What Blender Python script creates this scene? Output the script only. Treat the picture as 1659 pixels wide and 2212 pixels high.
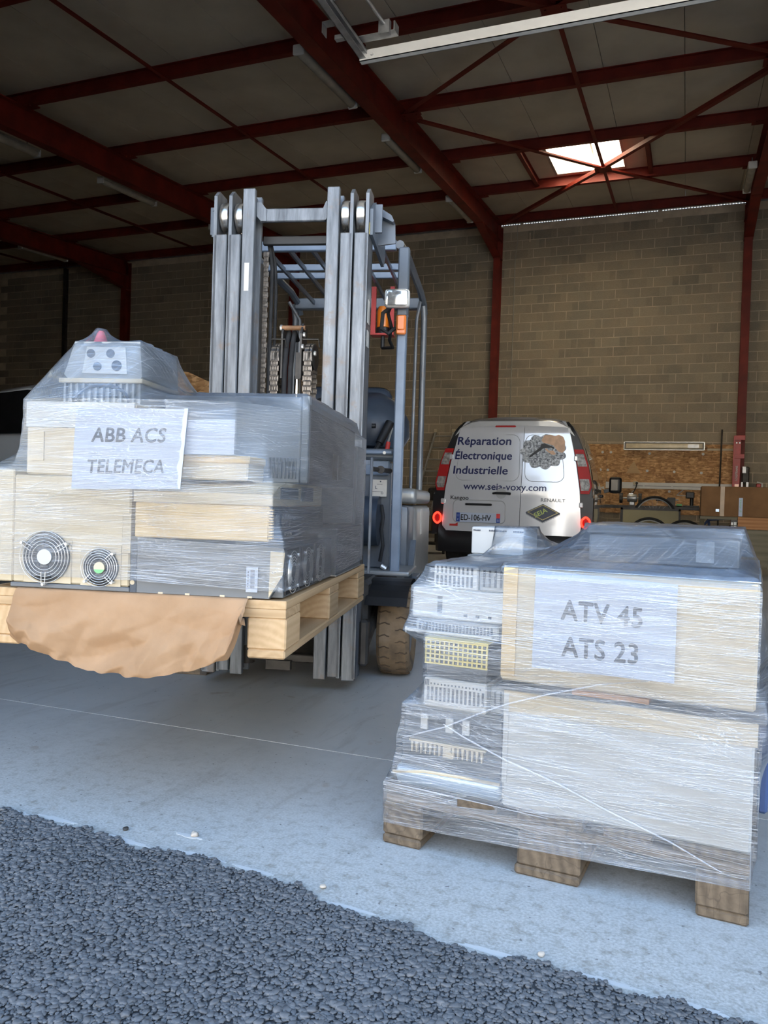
import bpy, bmesh, math, random
import numpy as np
from mathutils import Vector, Matrix, noise as mnoise

random.seed(7); np.random.seed(7)
S = bpy.context.scene
COL = S.collection
for o in list(bpy.data.objects): bpy.data.objects.remove(o, do_unlink=True)

# ------------------------------------------------------------------ camera
YAW, PITCH, ROLL, FPX, EYE = 0.3644, 0.0149, 0.0318, 1696.3, 0.8255
_f = Vector((-math.sin(YAW)*math.cos(PITCH), math.cos(YAW)*math.cos(PITCH), -math.sin(PITCH)))
_r0 = Vector((math.cos(YAW), math.sin(YAW), 0)); _u0 = _r0.cross(_f)
_r = math.cos(ROLL)*_r0 + math.sin(ROLL)*_u0; _u = -math.sin(ROLL)*_r0 + math.cos(ROLL)*_u0
cam = bpy.data.cameras.new('camera'); camo = bpy.data.objects.new('camera', cam); COL.objects.link(camo)
cam.sensor_fit = 'HORIZONTAL'; cam.sensor_width = 36.0; cam.lens = FPX*36.0/1659.0
cam.clip_start = 0.02; cam.clip_end = 400
camo.matrix_world = Matrix(((_r.x,_u.x,-_f.x,0),(_r.y,_u.y,-_f.y,0),(_r.z,_u.z,-_f.z,EYE),(0,0,0,1)))
S.camera = camo

# ------------------------------------------------------------------ sky, sun, exposure
wd = bpy.data.worlds.new('sky'); S.world = wd; wd.use_nodes = True
wn = wd.node_tree; wn.nodes.clear()
_tc = wn.nodes.new('ShaderNodeTexCoord'); _sx = wn.nodes.new('ShaderNodeSeparateXYZ')
_rp = wn.nodes.new('ShaderNodeValToRGB'); _bg = wn.nodes.new('ShaderNodeBackground'); _wo = wn.nodes.new('ShaderNodeOutputWorld')
wn.links.new(_tc.outputs['Generated'], _sx.inputs[0]); wn.links.new(_sx.outputs['Z'], _rp.inputs[0])
_rp.color_ramp.elements[0].position = 0.0; _rp.color_ramp.elements[0].color = (0.88, 0.98, 1.08, 1)
_rp.color_ramp.elements[1].position = 0.75; _rp.color_ramp.elements[1].color = (0.27, 0.47, 0.82, 1)
wn.links.new(_rp.outputs[0], _bg.inputs[0]); wn.links.new(_bg.outputs[0], _wo.inputs[0])
_bg.inputs[1].default_value = 1.3
sun = bpy.data.lights.new('sun', 'SUN'); sun.energy = 14.0; sun.angle = 0.01; sun.color = (1.0, 0.94, 0.85)
suno = bpy.data.objects.new('sun', sun); COL.objects.link(suno)
suno.rotation_euler = Vector((0.22, -0.60, -0.77)).to_track_quat('-Z', 'Y').to_euler()
vs = S.view_settings
S.display_settings.display_device = 'sRGB'
vs.view_transform = 'Standard'; vs.look = 'None'; vs.gamma = 1.0; vs.use_curve_mapping = False
vs.exposure = 1.47
cy = S.cycles
cy.max_bounces = 7; cy.diffuse_bounces = 4; cy.glossy_bounces = 3; cy.transmission_bounces = 4; cy.transparent_max_bounces = 12
cy.caustics_reflective = False; cy.caustics_refractive = False
cy.use_adaptive_sampling = True; cy.adaptive_threshold = 0.03; cy.sample_clamp_indirect = 4.0
cy.use_denoising = True

# ------------------------------------------------------------------ frames: u right, v away, z up
class Frame:
    def __init__(s, x, y, a): s.x, s.y, s.a = x, y, a
    def w(s, u, v, z): c, n = math.cos(s.a), math.sin(s.a); return Vector((s.x+c*u-n*v, s.y+n*u+c*v, z))
W = Frame(0, 0, 0)
A = Frame(-0.897, 1.707, math.radians(13.158))     # raised load and forklift
B = Frame(-0.651, 1.770, -0.077)                   # load on the floor
V = Frame(-1.853, 8.90, math.radians(2.2))         # van

# ------------------------------------------------------------------ mesh building
class MB:
    def __init__(s): s.bm = bmesh.new()
    def _x(s, vs_, M):
        if M is not None: bmesh.ops.transform(s.bm, matrix=M, verts=vs_)
    def box(s, x0, x1, y0, y1, z0, z1, bev=0, M=None, seg=1):
        t = bmesh.new()
        r = bmesh.ops.create_cube(t, size=1)
        for v in r['verts']:
            v.co = Vector(((x0+x1)/2+v.co.x*(x1-x0), (y0+y1)/2+v.co.y*(y1-y0), (z0+z1)/2+v.co.z*(z1-z0)))
        if bev: bmesh.ops.bevel(t, geom=t.edges[:], offset=bev, segments=seg, affect='EDGES', profile=0.6)
        if M is not None: bmesh.ops.transform(t, matrix=M, verts=t.verts[:])
        s._join(t); return s
    def _join(s, t):
        t.verts.index_update(); vm = [s.bm.verts.new(v.co) for v in t.verts]
        for f in t.faces:
            try: s.bm.faces.new([vm[v.index] for v in f.verts])
            except ValueError: pass
        t.free()
    def cyl(s, p0, p1, r, r2=None, n=14, caps=True):
        p0, p1 = Vector(p0), Vector(p1); d = (p1-p0).normalized()
        a = d.orthogonal().normalized(); b = d.cross(a); r2 = r if r2 is None else r2
        R0 = []; R1 = []
        for i in range(n):
            t = 2*math.pi*i/n; e = a*math.cos(t)+b*math.sin(t)
            R0.append(s.bm.verts.new(p0+e*r)); R1.append(s.bm.verts.new(p1+e*r2))
        for i in range(n): s.bm.faces.new((R0[i], R0[(i+1) % n], R1[(i+1) % n], R1[i]))
        if caps: s.bm.faces.new(R0[::-1]); s.bm.faces.new(R1)
        return s
    def tube(s, pts, r, n=8, closed=False):
        P = [Vector(p) for p in pts]; m = len(P); rings = []; ref = None
        for i in range(m):
            if closed: d = P[(i+1) % m]-P[i-1]
            else: d = P[min(i+1, m-1)]-P[max(i-1, 0)]
            d.normalize()
            if ref is None: a = d.orthogonal().normalized()
            else: a = (ref-d*ref.dot(d)).normalized()
            ref = a; b = d.cross(a)
            rr = r[i] if isinstance(r, (list, tuple)) else r
            rings.append([s.bm.verts.new(P[i]+(a*math.cos(2*math.pi*k/n)+b*math.sin(2*math.pi*k/n))*rr) for k in range(n)])
        for i in range(m if closed else m-1):
            q = rings[(i+1) % m]
            for k in range(n): s.bm.faces.new((rings[i][k], rings[i][(k+1) % n], q[(k+1) % n], q[k]))
        if not closed: s.bm.faces.new(rings[0][::-1]); s.bm.faces.new(rings[-1])
        return s
    def prism(s, pts, ax, a0, a1):
        f = {'y': lambda p, q: (p[0], q, p[1]), 'x': lambda p, q: (q, p[0], p[1]), 'z': lambda p, q: (p[0], p[1], q)}[ax]
        lo = [s.bm.verts.new(f(p, a0)) for p in pts]; hi = [s.bm.verts.new(f(p, a1)) for p in pts]; n = len(pts)
        s.bm.faces.new(lo[::-1]); s.bm.faces.new(hi)
        for i in range(n): s.bm.faces.new((lo[i], lo[(i+1) % n], hi[(i+1) % n], hi[i]))
        return s
    def lathe(s, prof, c, ax, n=24):
        c = Vector(c); d = Vector(ax).normalized(); a = d.orthogonal().normalized(); b = d.cross(a); R = []
        for r, h in prof:
            R.append([s.bm.verts.new(c+d*h+(a*math.cos(2*math.pi*k/n)+b*math.sin(2*math.pi*k/n))*max(r, 1e-4)) for k in range(n)])
        for i in range(len(R)-1):
            for k in range(n): s.bm.faces.new((R[i][k], R[i][(k+1) % n], R[i+1][(k+1) % n], R[i+1][k]))
        s.bm.faces.new(R[0][::-1]); s.bm.faces.new(R[-1]); return s
    def grid(s, fn, nu, nv, closeu=False):
        G = [[s.bm.verts.new(fn(i/(nu-1 if not closeu else nu), j/(nv-1))) for i in range(nu)] for j in range(nv)]
        for j in range(nv-1):
            for i in range(nu if closeu else nu-1):
                k = (i+1) % nu; s.bm.faces.new((G[j][i], G[j][k], G[j+1][k], G[j+1][i]))
        return s
    def bar(s, p0, p1, w, h, up=(0, 0, 1)):                     # rectangular bar between two points
        p0, p1 = Vector(p0), Vector(p1); d = (p1-p0).normalized(); a = d.cross(Vector(up))
        a = a.normalized() if a.length > 1e-5 else d.orthogonal().normalized(); b = a.cross(d)
        q = [a*w/2+b*h/2, -a*w/2+b*h/2, -a*w/2-b*h/2, a*w/2-b*h/2]
        lo = [s.bm.verts.new(p0+e) for e in q]; hi = [s.bm.verts.new(p1+e) for e in q]
        s.bm.faces.new(lo[::-1]); s.bm.faces.new(hi)
        for i in range(4): s.bm.faces.new((lo[i], lo[(i+1) % 4], hi[(i+1) % 4], hi[i]))
        return s
    def ibeam(s, p0, p1, w, h, tf=0.012, tw=0.008):              # I section: flanges horizontal
        p0, p1 = Vector(p0), Vector(p1); d = (p1-p0).normalized(); a = d.cross(Vector((0, 0, 1))).normalized(); b = a.cross(d)
        pr = [(-w/2, h/2), (w/2, h/2), (w/2, h/2-tf), (tw/2, h/2-tf), (tw/2, -h/2+tf), (w/2, -h/2+tf), (w/2, -h/2), (-w/2, -h/2), (-w/2, -h/2+tf), (-tw/2, -h/2+tf), (-tw/2, h/2-tf), (-w/2, h/2-tf)]
        lo = [s.bm.verts.new(p0+a*x+b*z) for x, z in pr]; hi = [s.bm.verts.new(p1+a*x+b*z) for x, z in pr]; n = len(pr)
        s.bm.faces.new(lo[::-1]); s.bm.faces.new(hi)
        for i in range(n): s.bm.faces.new((lo[i], lo[(i+1) % n], hi[(i+1) % n], hi[i]))
        return s
    def text(s, body, size, x, z, y, sx=1.0, bold=0.0, shear=0.0, align='LEFT', M=None, sub=0, thick=0.0006, space=1.0):
        cu = bpy.data.curves.new('t', 'FONT'); cu.body = body; cu.size = size; cu.offset = 0; cu.shear = shear
        cu.align_x = align; cu.space_character = space; cu.resolution_u = 4; cu.extrude = thick/2
        ob = bpy.data.objects.new('t', cu); COL.objects.link(ob); dg = bpy.context.evaluated_depsgraph_get()
        me = bpy.data.meshes.new_from_object(ob.evaluated_get(dg)); bpy.data.objects.remove(ob); bpy.data.curves.remove(cu)
        t = bmesh.new(); t.from_mesh(me); bpy.data.meshes.remove(me)
        for v in t.verts: v.co = Vector((x+v.co.x*sx, y-v.co.z, z+v.co.y))
        if bold > .003:                                              # heavier strokes: the outline again, nudged
            bb = bold*size; src = t.copy()
            for q, (dx, dz) in enumerate(((bb, 0), (-bb, 0), (0, bb), (0, -bb), (bb*.7, bb*.7), (-bb*.7, -bb*.7))):
                d = src.copy()
                for v in d.verts: v.co += Vector((dx, (q+1)*.00006, dz))
                vm = {v: t.verts.new(v.co) for v in d.verts}
                for f in d.faces:
                    try: t.faces.new([vm[v] for v in f.verts])
                    except ValueError: pass
                d.free()
            src.free()
        if M is not None: bmesh.ops.transform(t, matrix=M, verts=t.verts[:])
        s._join(t); return s
    def warp(s, fn):
        for v in s.bm.verts: v.co = Vector(fn(v.co))
        return s
    def build(s, name, mat, parent=None, off=(0, 0, 0), smooth=False):
        off = Vector(off)
        for v in s.bm.verts: v.co -= off
        bmesh.ops.recalc_face_normals(s.bm, faces=s.bm.faces[:])
        me = bpy.data.meshes.new(name); s.bm.to_mesh(me); s.bm.free()
        if mat: me.materials.append(mat)
        if smooth:
            me.polygons.foreach_set('use_smooth', [True]*len(me.polygons))
            if smooth != 2: me.set_sharp_from_angle(angle=math.radians(38))
        o = bpy.data.objects.new(name, me); COL.objects.link(o); o.parent = parent; return o

def tag(o, label=None, cat=None, group=None, kind=None):
    if label: o['label'] = label
    if cat: o['category'] = cat
    if group: o['group'] = group
    if kind: o['kind'] = kind
    return o
class T:                                                       # a thing: an Empty at its base; parts are authored in frame coordinates
    def __init__(s, name, label, cat, fr, org, group=None, kind=None):
        s.e = bpy.data.objects.new(name, None); COL.objects.link(s.e); s.org = Vector(org)
        s.e.location = fr.w(*org); s.e.rotation_euler = (0, 0, fr.a); s.e.empty_display_size = 0.05
        tag(s.e, label, cat, group, kind)
    def part(s, name, mb, mat, parent=None, label=None, smooth=False):
        o = mb.build(name, mat, parent or s.e, s.org, smooth)
        if label: o['label'] = label
        return o
def solo(name, label, cat, fr, org, mb, mat, group=None, kind=None, smooth=False):
    o = mb.build(name, mat, None, org, smooth); o.location = fr.w(*org); o.rotation_euler = (0, 0, fr.a)
    return tag(o, label, cat, group, kind)
def struct(name, mb, mat, parent=None, fr=W, smooth=False):
    o = mb.build(name, mat, parent, (0, 0, 0), smooth)
    if parent is None: o['kind'] = 'structure'; o.location = (fr.x, fr.y, 0); o.rotation_euler = (0, 0, fr.a)
    return o
def child(name, me, parent, loc=(0, 0, 0), rot=(0, 0, 0), scale=None):
    o = bpy.data.objects.new(name, me); COL.objects.link(o); o.parent = parent; o.location = loc; o.rotation_euler = rot
    if scale: o.scale = scale
    return o

# ------------------------------------------------------------------ materials
def nodes(name):
    m = bpy.data.materials.new(name); m.use_nodes = True; n = m.node_tree; n.nodes.clear()
    b = n.nodes.new('ShaderNodeBsdfPrincipled'); o = n.nodes.new('ShaderNodeOutputMaterial'); n.links.new(b.outputs[0], o.inputs[0]); return m, n, b, o
def N(n, t, **k):
    x = n.nodes.new(t)
    for a, v in k.items(): setattr(x, a, v)
    return x
def coord(n, sc=(1, 1, 1), kind='Object', rot=(0, 0, 0)):
    tc = N(n, 'ShaderNodeTexCoord'); mp = N(n, 'ShaderNodeMapping'); mp.inputs['Scale'].default_value = sc; mp.inputs['Rotation'].default_value = rot
    n.links.new(tc.outputs[kind], mp.inputs[0]); return mp.outputs[0]
def world_coord(n, sc=(1, 1, 1)):
    g = N(n, 'ShaderNodeNewGeometry'); mp = N(n, 'ShaderNodeMapping'); mp.inputs['Scale'].default_value = sc
    n.links.new(g.outputs['Position'], mp.inputs[0]); return mp.outputs[0]
def noise(n, vec, scale, detail=4, rough=0.55, dist=0):
    x = N(n, 'ShaderNodeTexNoise'); x.inputs['Scale'].default_value = scale; x.inputs['Detail'].default_value = detail
    x.inputs['Roughness'].default_value = rough; x.inputs['Distortion'].default_value = dist; n.links.new(vec, x.inputs['Vector']); return x.outputs['Fac']
def ramp(n, fac, stops):
    r = N(n, 'ShaderNodeValToRGB'); e = r.color_ramp.elements
    while len(e) < len(stops): e.new(0.5)
    for i, (p, c) in enumerate(stops):
        e[i].position = p; e[i].color = (c, c, c, 1) if isinstance(c, (int, float)) else tuple(c)+(1,)
    n.links.new(fac, r.inputs[0]); return r.outputs[0]
def mix(n, fac, a, b, mode='MIX'):
    x = N(n, 'ShaderNodeMix', data_type='RGBA', blend_type=mode)
    for i, v in ((0, fac), (6, a), (7, b)):
        if isinstance(v, (int, float)): x.inputs[i].default_value = v
        elif isinstance(v, tuple): x.inputs[i].default_value = v+(1,)
        else: n.links.new(v, x.inputs[i])
    return x.outputs[2]
def math_(n, op, a, b=0.0):
    x = N(n, 'ShaderNodeMath', operation=op)
    for i, v in enumerate((a, b)):
        if isinstance(v, (int, float)): x.inputs[i].default_value = v
        else: n.links.new(v, x.inputs[i])
    return x.outputs[0]
def bump(n, b, h, st=0.3, dist=0.01):
    x = N(n, 'ShaderNodeBump'); x.inputs['Strength'].default_value = st; x.inputs['Distance'].default_value = dist
    n.links.new(h, x.inputs['Height']); n.links.new(x.outputs[0], b.inputs['Normal'])
def M(name, col, rough=0.6, metal=0.0, var=0.12, vs=6.0, bmp=0.0, bs=40.0, col2=None, st=(1, 1, 1), emit=0.0, ecol=None, coat=0.0):
    m, n, b, o = nodes(name); b.inputs['Roughness'].default_value = rough; b.inputs['Metallic'].default_value = metal
    b.inputs['Coat Weight'].default_value = coat
    c = coord(n, st); f = noise(n, c, vs, 5)
    c1 = tuple(x*(1-var) for x in col); c2 = col2 or tuple(min(1, x*(1+var)) for x in col)
    n.links.new(ramp(n, f, [(0.35, c1), (0.65, c2)]), b.inputs['Base Color'])
    if bmp: bump(n, b, noise(n, c, bs, 6), bmp, 0.004)
    if emit: b.inputs['Emission Color'].default_value = tuple(ecol or col)+(1,); b.inputs['Emission Strength'].default_value = emit
    return m
def wood(name, c1, c2, along=1, rings=0, sc=18, rough=0.75, crack=0.0):
    m, n, b, o = nodes(name); b.inputs['Roughness'].default_value = rough
    st = [1, 1, 1]; st[along] = 0.06
    c = coord(n, tuple(st)); f = noise(n, c, sc*2.2, 6, 0.6, 0.6)
    w = N(n, 'ShaderNodeTexWave', wave_type='RINGS' , rings_direction='XYZ'[along]); w.inputs['Scale'].default_value = rings or sc
    w.inputs['Distortion'].default_value = 3.0; w.inputs['Detail'].default_value = 3; w.inputs['Detail Scale'].default_value = 1.2
    oi = N(n, 'ShaderNodeObjectInfo'); ad = N(n, 'ShaderNodeVectorMath', operation='ADD'); sc_ = N(n, 'ShaderNodeVectorMath', operation='SCALE')
    cb = N(n, 'ShaderNodeCombineXYZ'); k = [0.02, 0.02, 0.02]
    n.links.new(oi.outputs['Random'], cb.inputs[0]); n.links.new(oi.outputs['Random'], cb.inputs[2]); sc_.inputs['Scale'].default_value = 0.12
    n.links.new(cb.outputs[0], sc_.inputs[0]); n.links.new(c, ad.inputs[0]); n.links.new(sc_.outputs[0], ad.inputs[1]); n.links.new(ad.outputs[0], w.inputs['Vector'])
    g = mix(n, 0.28, f, w.outputs['Fac'])
    col = ramp(n, g, [(0.2, c1), (0.75, c2)])
    tint = math_(n, 'MULTIPLY_ADD', oi.outputs['Random'], 0.3); tint.node.inputs[2].default_value = 0.85
    col = mix(n, 1.0, col, tint, 'MULTIPLY')
    if crack:
        k1 = noise(n, coord(n, (1, 1, 1.6)), 9, 3, 0.5, 0.2); k2 = noise(n, coord(n, (2.2, 1, .5)), 11, 3, 0.5, 0.2); dirt = ramp(n, noise(n, coord(n), 22, 6, 0.7), [(0.3, 0.5), (0.7, 1.25)])
        cr = ramp(n, k1, [(0.485, 1.0), (0.5, 0.22), (0.515, 1.0)]); cr2 = ramp(n, k2, [(0.488, 1.0), (0.5, 0.3), (0.512, 1.0)])
        col = mix(n, crack, col, mix(n, 1.0, col, mix(n, 1.0, mix(n, 1.0, cr, cr2, 'MULTIPLY'), dirt, 'MULTIPLY'), 'MULTIPLY'))
    n.links.new(col, b.inputs['Base Color']); bump(n, b, g, 0.25, 0.002); return m
# ------------------------------------------------------------------ the materials
def concrete_mat():
    m, n, b, o = nodes('concrete'); P = world_coord(n)
    big = noise(n, P, 1.3, 6, 0.6); mid = noise(n, P, 9, 6, 0.65); st = noise(n, world_coord(n, (2.5, 0.5, 1)), 5, 5, 0.6, 0.8)
    fine = noise(n, P, 160, 3)
    a = mix(n, big, (0.49, 0.50, 0.495), (0.60, 0.615, 0.61)); a = mix(n, ramp(n, mid, [(0.35, 0.0), (0.7, 0.5)]), a, (0.63, 0.63, 0.61))
    a = mix(n, ramp(n, st, [(0.55, 0.0), (0.75, 0.6)]), a, (0.36, 0.35, 0.33))
    sx = N(n, 'ShaderNodeSeparateXYZ'); n.links.new(P, sx.inputs[0])
    y = math_(n, 'ADD', sx.outputs['Y'], math_(n, 'MULTIPLY', math_(n, 'SUBTRACT', mid, 0.5), 0.45))
    thr = ramp(n, math_(n, 'MULTIPLY', math_(n, 'SUBTRACT', y, 1.3), 0.9), [(0.15, 1.0), (0.95, 0.0)])        # coarse weathered strip at the doorway
    sand = mix(n, ramp(n, fine, [(0.35, 0.0), (0.65, 1.0)]), (0.31, 0.295, 0.255), (0.53, 0.52, 0.485))
    a = mix(n, math_(n, 'MULTIPLY', thr, 0.75), a, sand)
    dirt = ramp(n, noise(n, P, 34, 5, 0.7), [(0.50, 0.0), (0.68, 0.75)]); a = mix(n, math_(n, 'MULTIPLY', dirt, thr), a, (0.25, 0.225, 0.18))
    speck = ramp(n, noise(n, P, 55, 2), [(0.70, 0.0), (0.74, 0.8)]); a = mix(n, speck, a, (0.14, 0.13, 0.12))
    rust = ramp(n, noise(n, P, 7, 3), [(0.68, 0.0), (0.78, 0.55)]); a = mix(n, rust, a, (0.30, 0.20, 0.12))
    n.links.new(a, b.inputs['Base Color']); n.links.new(ramp(n, thr, [(0, 0.42), (1, 0.85)]), b.inputs['Roughness'])
    bump(n, b, fine, 0.12, 0.001); return m
def block_mat():
    m, n, b, o = nodes('concrete_block'); P = world_coord(n); sx = N(n, 'ShaderNodeSeparateXYZ'); n.links.new(P, sx.inputs[0])
    row = math_(n, 'FLOOR', math_(n, 'MULTIPLY', sx.outputs['Z'], 5.0)); odd = math_(n, 'MODULO', row, 2.0)
    colx = math_(n, 'FLOOR', math_(n, 'ADD', math_(n, 'MULTIPLY', math_(n, 'ADD', sx.outputs['X'], sx.outputs['Y']), 2.0), math_(n, 'MULTIPLY', odd, 0.5)))
    cb = N(n, 'ShaderNodeCombineXYZ'); n.links.new(colx, cb.inputs[0]); n.links.new(row, cb.inputs[1])
    w = N(n, 'ShaderNodeTexWhiteNoise', noise_dimensions='2D'); n.links.new(cb.outputs[0], w.inputs['Vector'])
    c = ramp(n, w.outputs['Value'], [(0.0, (0.25, 0.225, 0.18)), (0.5, (0.33, 0.29, 0.225)), (1.0, (0.40, 0.34, 0.25))])
    g = noise(n, P, 3, 6, 0.65); c = mix(n, ramp(n, g, [(0.35, 0.0), (0.7, 0.7)]), c, (0.42, 0.33, 0.23))
    f = noise(n, P, 60, 4, 0.7); c = mix(n, 0.35, c, mix(n, 1.0, c, ramp(n, f, [(0.3, 0.5), (0.7, 1.35)]), 'MULTIPLY'))
    n.links.new(c, b.inputs['Base Color']); b.inputs['Roughness'].default_value = 0.95; bump(n, b, f, 0.5, 0.004); return m
def asphalt_mat():
    m, n, b, o = nodes('asphalt'); P = world_coord(n); f = noise(n, P, 3, 5); g = noise(n, P, 300, 2)
    oi = noise(n, P, 85, 2)
    c = ramp(n, oi, [(0.3, (0.075, 0.078, 0.08)), (0.7, (0.16, 0.163, 0.166))]); c = mix(n, ramp(n, f, [(0.35, 0.0), (0.65, 0.5)]), c, (0.18, 0.18, 0.182))
    n.links.new(c, b.inputs['Base Color']); b.inputs['Roughness'].default_value = 0.62; bump(n, b, g, 0.3, 0.001); return m
def osb_mat():
    m, n, b, o = nodes('osb'); c = coord(n)
    v1 = N(n, 'ShaderNodeTexVoronoi'); v1.inputs['Scale'].default_value = 13; v1.inputs['Randomness'].default_value = 1
    d = mix(n, 0.25, c, noise(n, c, 5, 3)); n.links.new(d, v1.inputs['Vector'])
    v2 = N(n, 'ShaderNodeTexVoronoi'); v2.inputs['Scale'].default_value = 34; mp = coord(n, (0.45, 1, 1.7)); n.links.new(mp, v2.inputs['Vector'])
    g = N(n, 'ShaderNodeSeparateColor'); n.links.new(v2.outputs['Color'], g.inputs[0]); g1 = N(n, 'ShaderNodeSeparateColor'); n.links.new(v1.outputs['Color'], g1.inputs[0])
    f = mix(n, 0.4, g.outputs[0], g1.outputs[0])
    n.links.new(ramp(n, f, [(0.05, (0.27, 0.125, 0.045)), (0.5, (0.52, 0.28, 0.115)), (0.92, (0.80, 0.50, 0.25))]), b.inputs['Base Color'])
    b.inputs['Roughness'].default_value = 0.7; return m
def tyre_mat():
    m, n, b, o = nodes('dusty_tyre'); c = coord(n); f = noise(n, c, 12, 6, 0.6)
    n.links.new(ramp(n, f, [(0.3, (0.12, 0.085, 0.055)), (0.55, (0.27, 0.18, 0.10)), (0.75, (0.33, 0.235, 0.15))]), b.inputs['Base Color'])
    b.inputs['Roughness'].default_value = 0.85; bump(n, b, noise(n, c, 120, 4), 0.3, 0.002); return m
def steel_mat():
    m, n, b, o = nodes('worn_mast_steel'); c = coord(n, (1, 1, 0.12)); f = noise(n, c, 30, 6, 0.65); s = noise(n, coord(n), 9, 6, 0.7)
    a = ramp(n, f, [(0.3, (0.095, 0.105, 0.12)), (0.6, (0.22, 0.24, 0.265)), (0.84, (0.42, 0.44, 0.46))])
    a = mix(n, ramp(n, s, [(0.56, 0.0), (0.68, 0.75)]), a, (0.20, 0.155, 0.125))
    n.links.new(a, b.inputs['Base Color']); b.inputs['Metallic'].default_value = 0.35; b.inputs['Roughness'].default_value = 0.42
    bump(n, b, s, 0.2, 0.002); return m
def film_mat(name, base=0.09, gain=0.48, du=3.4, dv=420.0, tilt=0.025):
    m, n, b, o = nodes(name); n.nodes.remove(b)
    uv = N(n, 'ShaderNodeUVMap'); uv.uv_map = 'film'
    def st(scu, scv, rot, scale, det=3):
        mp = N(n, 'ShaderNodeMapping'); mp.inputs['Scale'].default_value = (scu, scv, 1); rt = N(n, 'ShaderNodeMapping'); rt.inputs['Rotation'].default_value = (0, 0, rot)
        n.links.new(uv.outputs[0], rt.inputs[0]); n.links.new(rt.outputs[0], mp.inputs[0])
        return noise(n, mp.outputs[0], scale, det, 0.55, 0.0)
    s1 = st(du, dv, tilt, 1.0); s2 = st(du*1.3, dv*0.7, -tilt*3.5, 1.0); s4 = st(du*0.8, dv*0.6, 0.32, 1.0); s7 = st(du*0.8, dv*0.5, -0.45, 1.0)
    s3 = st(4, 9, 0, 1.0, 4); s5 = st(95, 120, 0.3, 1.0, 2); s6 = st(3.5, 4.5, 0, 1.0, 2); s8 = st(2.0, 14, 0.05, 1.0, 4)
    f = math_(n, 'ADD', ramp(n, s1, [(0.50, 0.0), (0.66, 0.75)]), ramp(n, s2, [(0.52, 0.0), (0.66, 0.55)]))
    f = math_(n, 'ADD', f, math_(n, 'MULTIPLY', ramp(n, s4, [(0.56, 0.0), (0.68, 0.55)]), ramp(n, s6, [(0.45, 0.0), (0.55, 1.0)])))
    f = math_(n, 'ADD', f, math_(n, 'MULTIPLY', ramp(n, s7, [(0.58, 0.0), (0.70, 0.5)]), ramp(n, s6, [(0.40, 1.0), (0.52, 0.0)])))
    f = math_(n, 'ADD', f, math_(n, 'MULTIPLY', ramp(n, s5, [(0.54, 0.0), (0.66, 0.6)]), ramp(n, s6, [(0.52, 0.0), (0.64, 1.0)])))  # crinkle glints painted in as pale flecks
    f = math_(n, 'MULTIPLY', f, ramp(n, s3, [(0.32, 0.25), (0.68, 1.05)]))
    hz = ramp(n, s8, [(0.3, base*0.4), (0.7, base*2.2)])
    f = math_(n, 'ADD', math_(n, 'MULTIPLY', f, gain), hz); f = math_(n, 'MINIMUM', f, 0.85)
    tr = N(n, 'ShaderNodeBsdfTransparent'); tr.inputs[0].default_value = (0.96, 0.97, 0.98, 1)
    df = N(n, 'ShaderNodeBsdfDiffuse'); df.inputs[0].default_value = (0.74, 0.80, 0.88, 1)  # sky blue painted into the film's diffuse and translucent colour; film itself is clear
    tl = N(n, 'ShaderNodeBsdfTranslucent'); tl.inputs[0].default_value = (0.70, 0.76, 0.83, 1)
    gl = N(n, 'ShaderNodeBsdfGlossy'); gl.inputs['Roughness'].default_value = 0.22; gl.inputs[0].default_value = (0.95, 0.97, 1, 1)
    m1 = N(n, 'ShaderNodeMixShader'); m1.inputs[0].default_value = 0.25; n.links.new(df.outputs[0], m1.inputs[1]); n.links.new(tl.outputs[0], m1.inputs[2])
    m2 = N(n, 'ShaderNodeMixShader'); m2.inputs[0].default_value = 0.30; n.links.new(m1.outputs[0], m2.inputs[1]); n.links.new(gl.outputs[0], m2.inputs[2])
    m3 = N(n, 'ShaderNodeMixShader'); n.links.new(f, m3.inputs[0]); n.links.new(tr.outputs[0], m3.inputs[1]); n.links.new(m2.outputs[0], m3.inputs[2])
    fr = N(n, 'ShaderNodeFresnel'); fr.inputs[0].default_value = 1.4
    m4 = N(n, 'ShaderNodeMixShader'); n.links.new(math_(n, 'MULTIPLY', fr.outputs[0], 0.9), m4.inputs[0]); n.links.new(m3.outputs[0], m4.inputs[1]); n.links.new(gl.outputs[0], m4.inputs[2])
    bp = N(n, 'ShaderNodeBump'); bp.inputs['Strength'].default_value = 0.55; bp.inputs['Distance'].default_value = 0.003
    h = math_(n, 'ADD', math_(n, 'ADD', s1, s2), math_(n, 'MULTIPLY', s3, 1.5)); n.links.new(h, bp.inputs['Height'])
    for x in (df, tl, gl, fr): n.links.new(bp.outputs[0], x.inputs['Normal'])
    n.links.new(m4.outputs[0], o.inputs[0]); return m

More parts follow.
